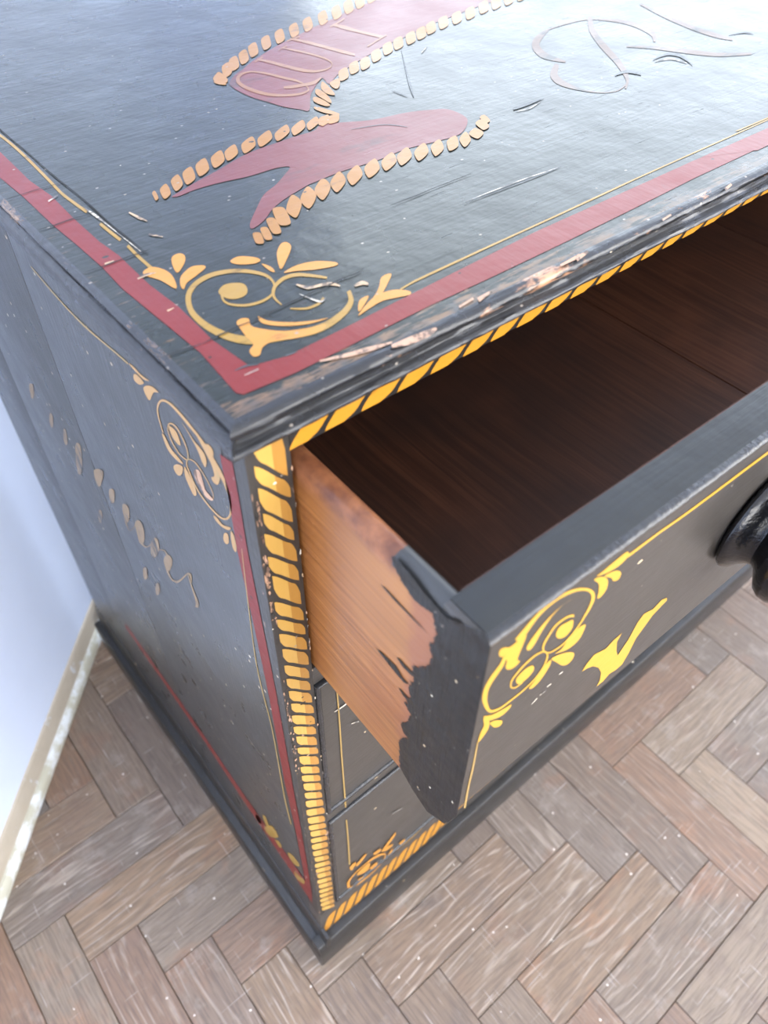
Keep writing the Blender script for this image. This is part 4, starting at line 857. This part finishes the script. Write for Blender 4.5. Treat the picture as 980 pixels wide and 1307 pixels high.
# cracks across the end cleat of the top and its long joint
def crack_items(lines, w):
    it = []
    for pts in lines:
        P = []
        for i, (a, b) in enumerate(pts):
            p, q = pts[max(i-1, 0)], pts[min(i+1, len(pts)-1)]
            dx, dy = q[0]-p[0], q[1]-p[1]; n = math.hypot(dx, dy) or 1
            ww = w*(.35 if i in (0, len(pts)-1) else random.uniform(.7, 1.3))
            P += [a-dy/n*ww, b+dx/n*ww, a+dy/n*ww, b-dx/n*ww]
        it.append(('scrack', P))
    return it
def wob(p, q, n, amp):
    return [(p[0]+(q[0]-p[0])*i/n+random.uniform(-amp, amp), p[1]+(q[1]-p[1])*i/n+random.uniform(-amp, amp)) for i in range(n+1)]
decal('crack', 'top', crack_items([wob((.0305, .60), (.0300, .13), 22, .0004), wob((-.004, .2308), (.031, .2318), 8, .0003), wob((-.003, .1871), (.031, .1879), 8, .0003), wob((-.002, .1336), (.034, .1342), 8, .0003), wob((-.006, .0500), (.013, .0478), 5, .0003), wob((.013, .0478), (.108, .0520), 14, .0006), wob((-.002, .3600), (.031, .3606), 8, .0003), wob((.16, .0950), (.225, .0965), 6, .0005)], .00035), top_board, OFF+.0004)
# rope pattern painted down the stiles: slanting leaves, light on the left, darker on the right
def rope_stile(x_l, x_r, parent):
    it = []
    zb = [.8680, .8540, .8364, .8225, .8047, .7885, .7660, .7495, .7345, .7180, .7000, .6840]
    step = .0170; z = zb[-1]
    while z > .17: z -= step*random.uniform(.9, 1.1); zb.append(z)
    zb = [.884, *zb]
    wid = x_r-x_l
    def S(t): return t*t*(3-2*t)*.55 + t*.45
    for i in range(len(zb)-1):
        drop = .0190 if i > 0 else .0180
        g_ = .0019*random.uniform(.85, 1.2)
        up = lambda t, a=zb[i]: a - drop*S(t) - g_*(.6+.8*t*(1-t)*2)
        dn = lambda t, a=zb[i+1]: a - drop*S(t) + g_*(.6+.8*t*(1-t)*2)
        if i == 0: up = lambda t: min(.8828, .8990 - drop*S(t))
        xl = x_l + random.uniform(-.0006, .0006); xr = x_r + random.uniform(-.0006, .0003)
        cut = random.uniform(.52, .66)
        def ring(t0, t1, r0, r1):
            T = [t0+(t1-t0)*k/8 for k in range(9)]
            U = []; L_ = []
            for t in T:
                x = xl+(xr-xl)*t
                a, b = up(t), dn(t)
                h = a-b
                # rounded lower left and upper right corners
                if t < .22: b += h*.45*(1-t/.22)**2
                if t > .80: a -= h*.45*((t-.80)/.20)**2
                if a > .8828: a = .8828
                if b > a-.0002: b = a-.0002
                U.append((x, a)); L_.append((x, b))
            P = []
            for p, q in zip(U, L_): P += [*p, *q]
            return P
        it.append(('sgold_light', ring(0, cut, 0, 0))); it.append(('sgold_dark', ring(cut, 1, 0, 0)))
    decal('painted_rope', 'case', it, parent, .00025)['label'] = 'gold rope pattern painted down the stile'
rope_stile(.0042, .0208, stl)
rope_stile(W-.0208, W-.0042, stl_r)
def rope_rail(x0, x1, z_lo, z_hi, pitch, lean, mat, parent, gap=.0045):
    it = []; x = x0
    while x < x1:
        w = pitch*random.uniform(.92, 1.08); a0 = x; a1 = x+w-gap
        P = []
        for k in range(9):
            t = k/8; zl = z_lo(x) if callable(z_lo) else z_lo; z = zl+(z_hi-zl)*t; sh = lean*(t*t*(3-2*t)*.6+.4*t)
            ra = (a1-a0)*.42*(1-t/.25)**2 if t < .25 else 0; rb = (a1-a0)*.42*((t-.75)/.25)**2 if t > .75 else 0
            P += [a0+sh+rb*.8, z, a1+sh-ra*.8, z]
        it.append(('s'+mat, P)); x += w
    decal('painted_rope', 'case', it, parent, .00025)
rope_rail(.0225, W-.03, lambda x: .8655+min(max(0, x-.023), .40)*.0178, .8829, .0212, .0130, 'gold_rail', top_rail)
rope_rail(.0010, W-.02, lambda x: .0765+min(max(0, (x-.165)*.4), .026), .1265, .0163, .0090, 'gold_rail', bottom_rail, .0040)
# flaked paint along the outer corner of the stile
it = []
for i in range(95):
    z = random.choice([random.uniform(.16, .87), random.gauss(.835, .006), random.gauss(.79, .010), random.gauss(.755, .010), random.gauss(.68, .02), random.gauss(.60, .03)])
    if not .155 < z < .878: continue
    x = random.uniform(.0003, .0032); w = random.uniform(.0003, .0011); h = random.uniform(.0006, .0035); n = 9; P = []
    for k in range(n):
        t = 2*math.pi*k/n; r = random.uniform(.55, 1.15)
        P += [min(max(x+w*r*math.cos(t), .0001), .0045), z+h*r*math.sin(t)]
    it.append((random.choice(['qW', 'qW', 'qW', 'qX']), P))
for i in range(34):
    z = random.uniform(.2, .86); x = SW-.0006; P = []
    for k in range(7):
        t = 2*math.pi*k/7; r = random.uniform(.5, 1.1); P += [min(x+.0006*r*math.cos(t), SW-.0001), z+random.uniform(.0008, .003)*r*math.sin(t)]
    it.append((random.choice(['qW', 'qH', 'qC']), P))
decal('paint_chips', 'case', it, stl, .0004)['kind'] = 'stuff'
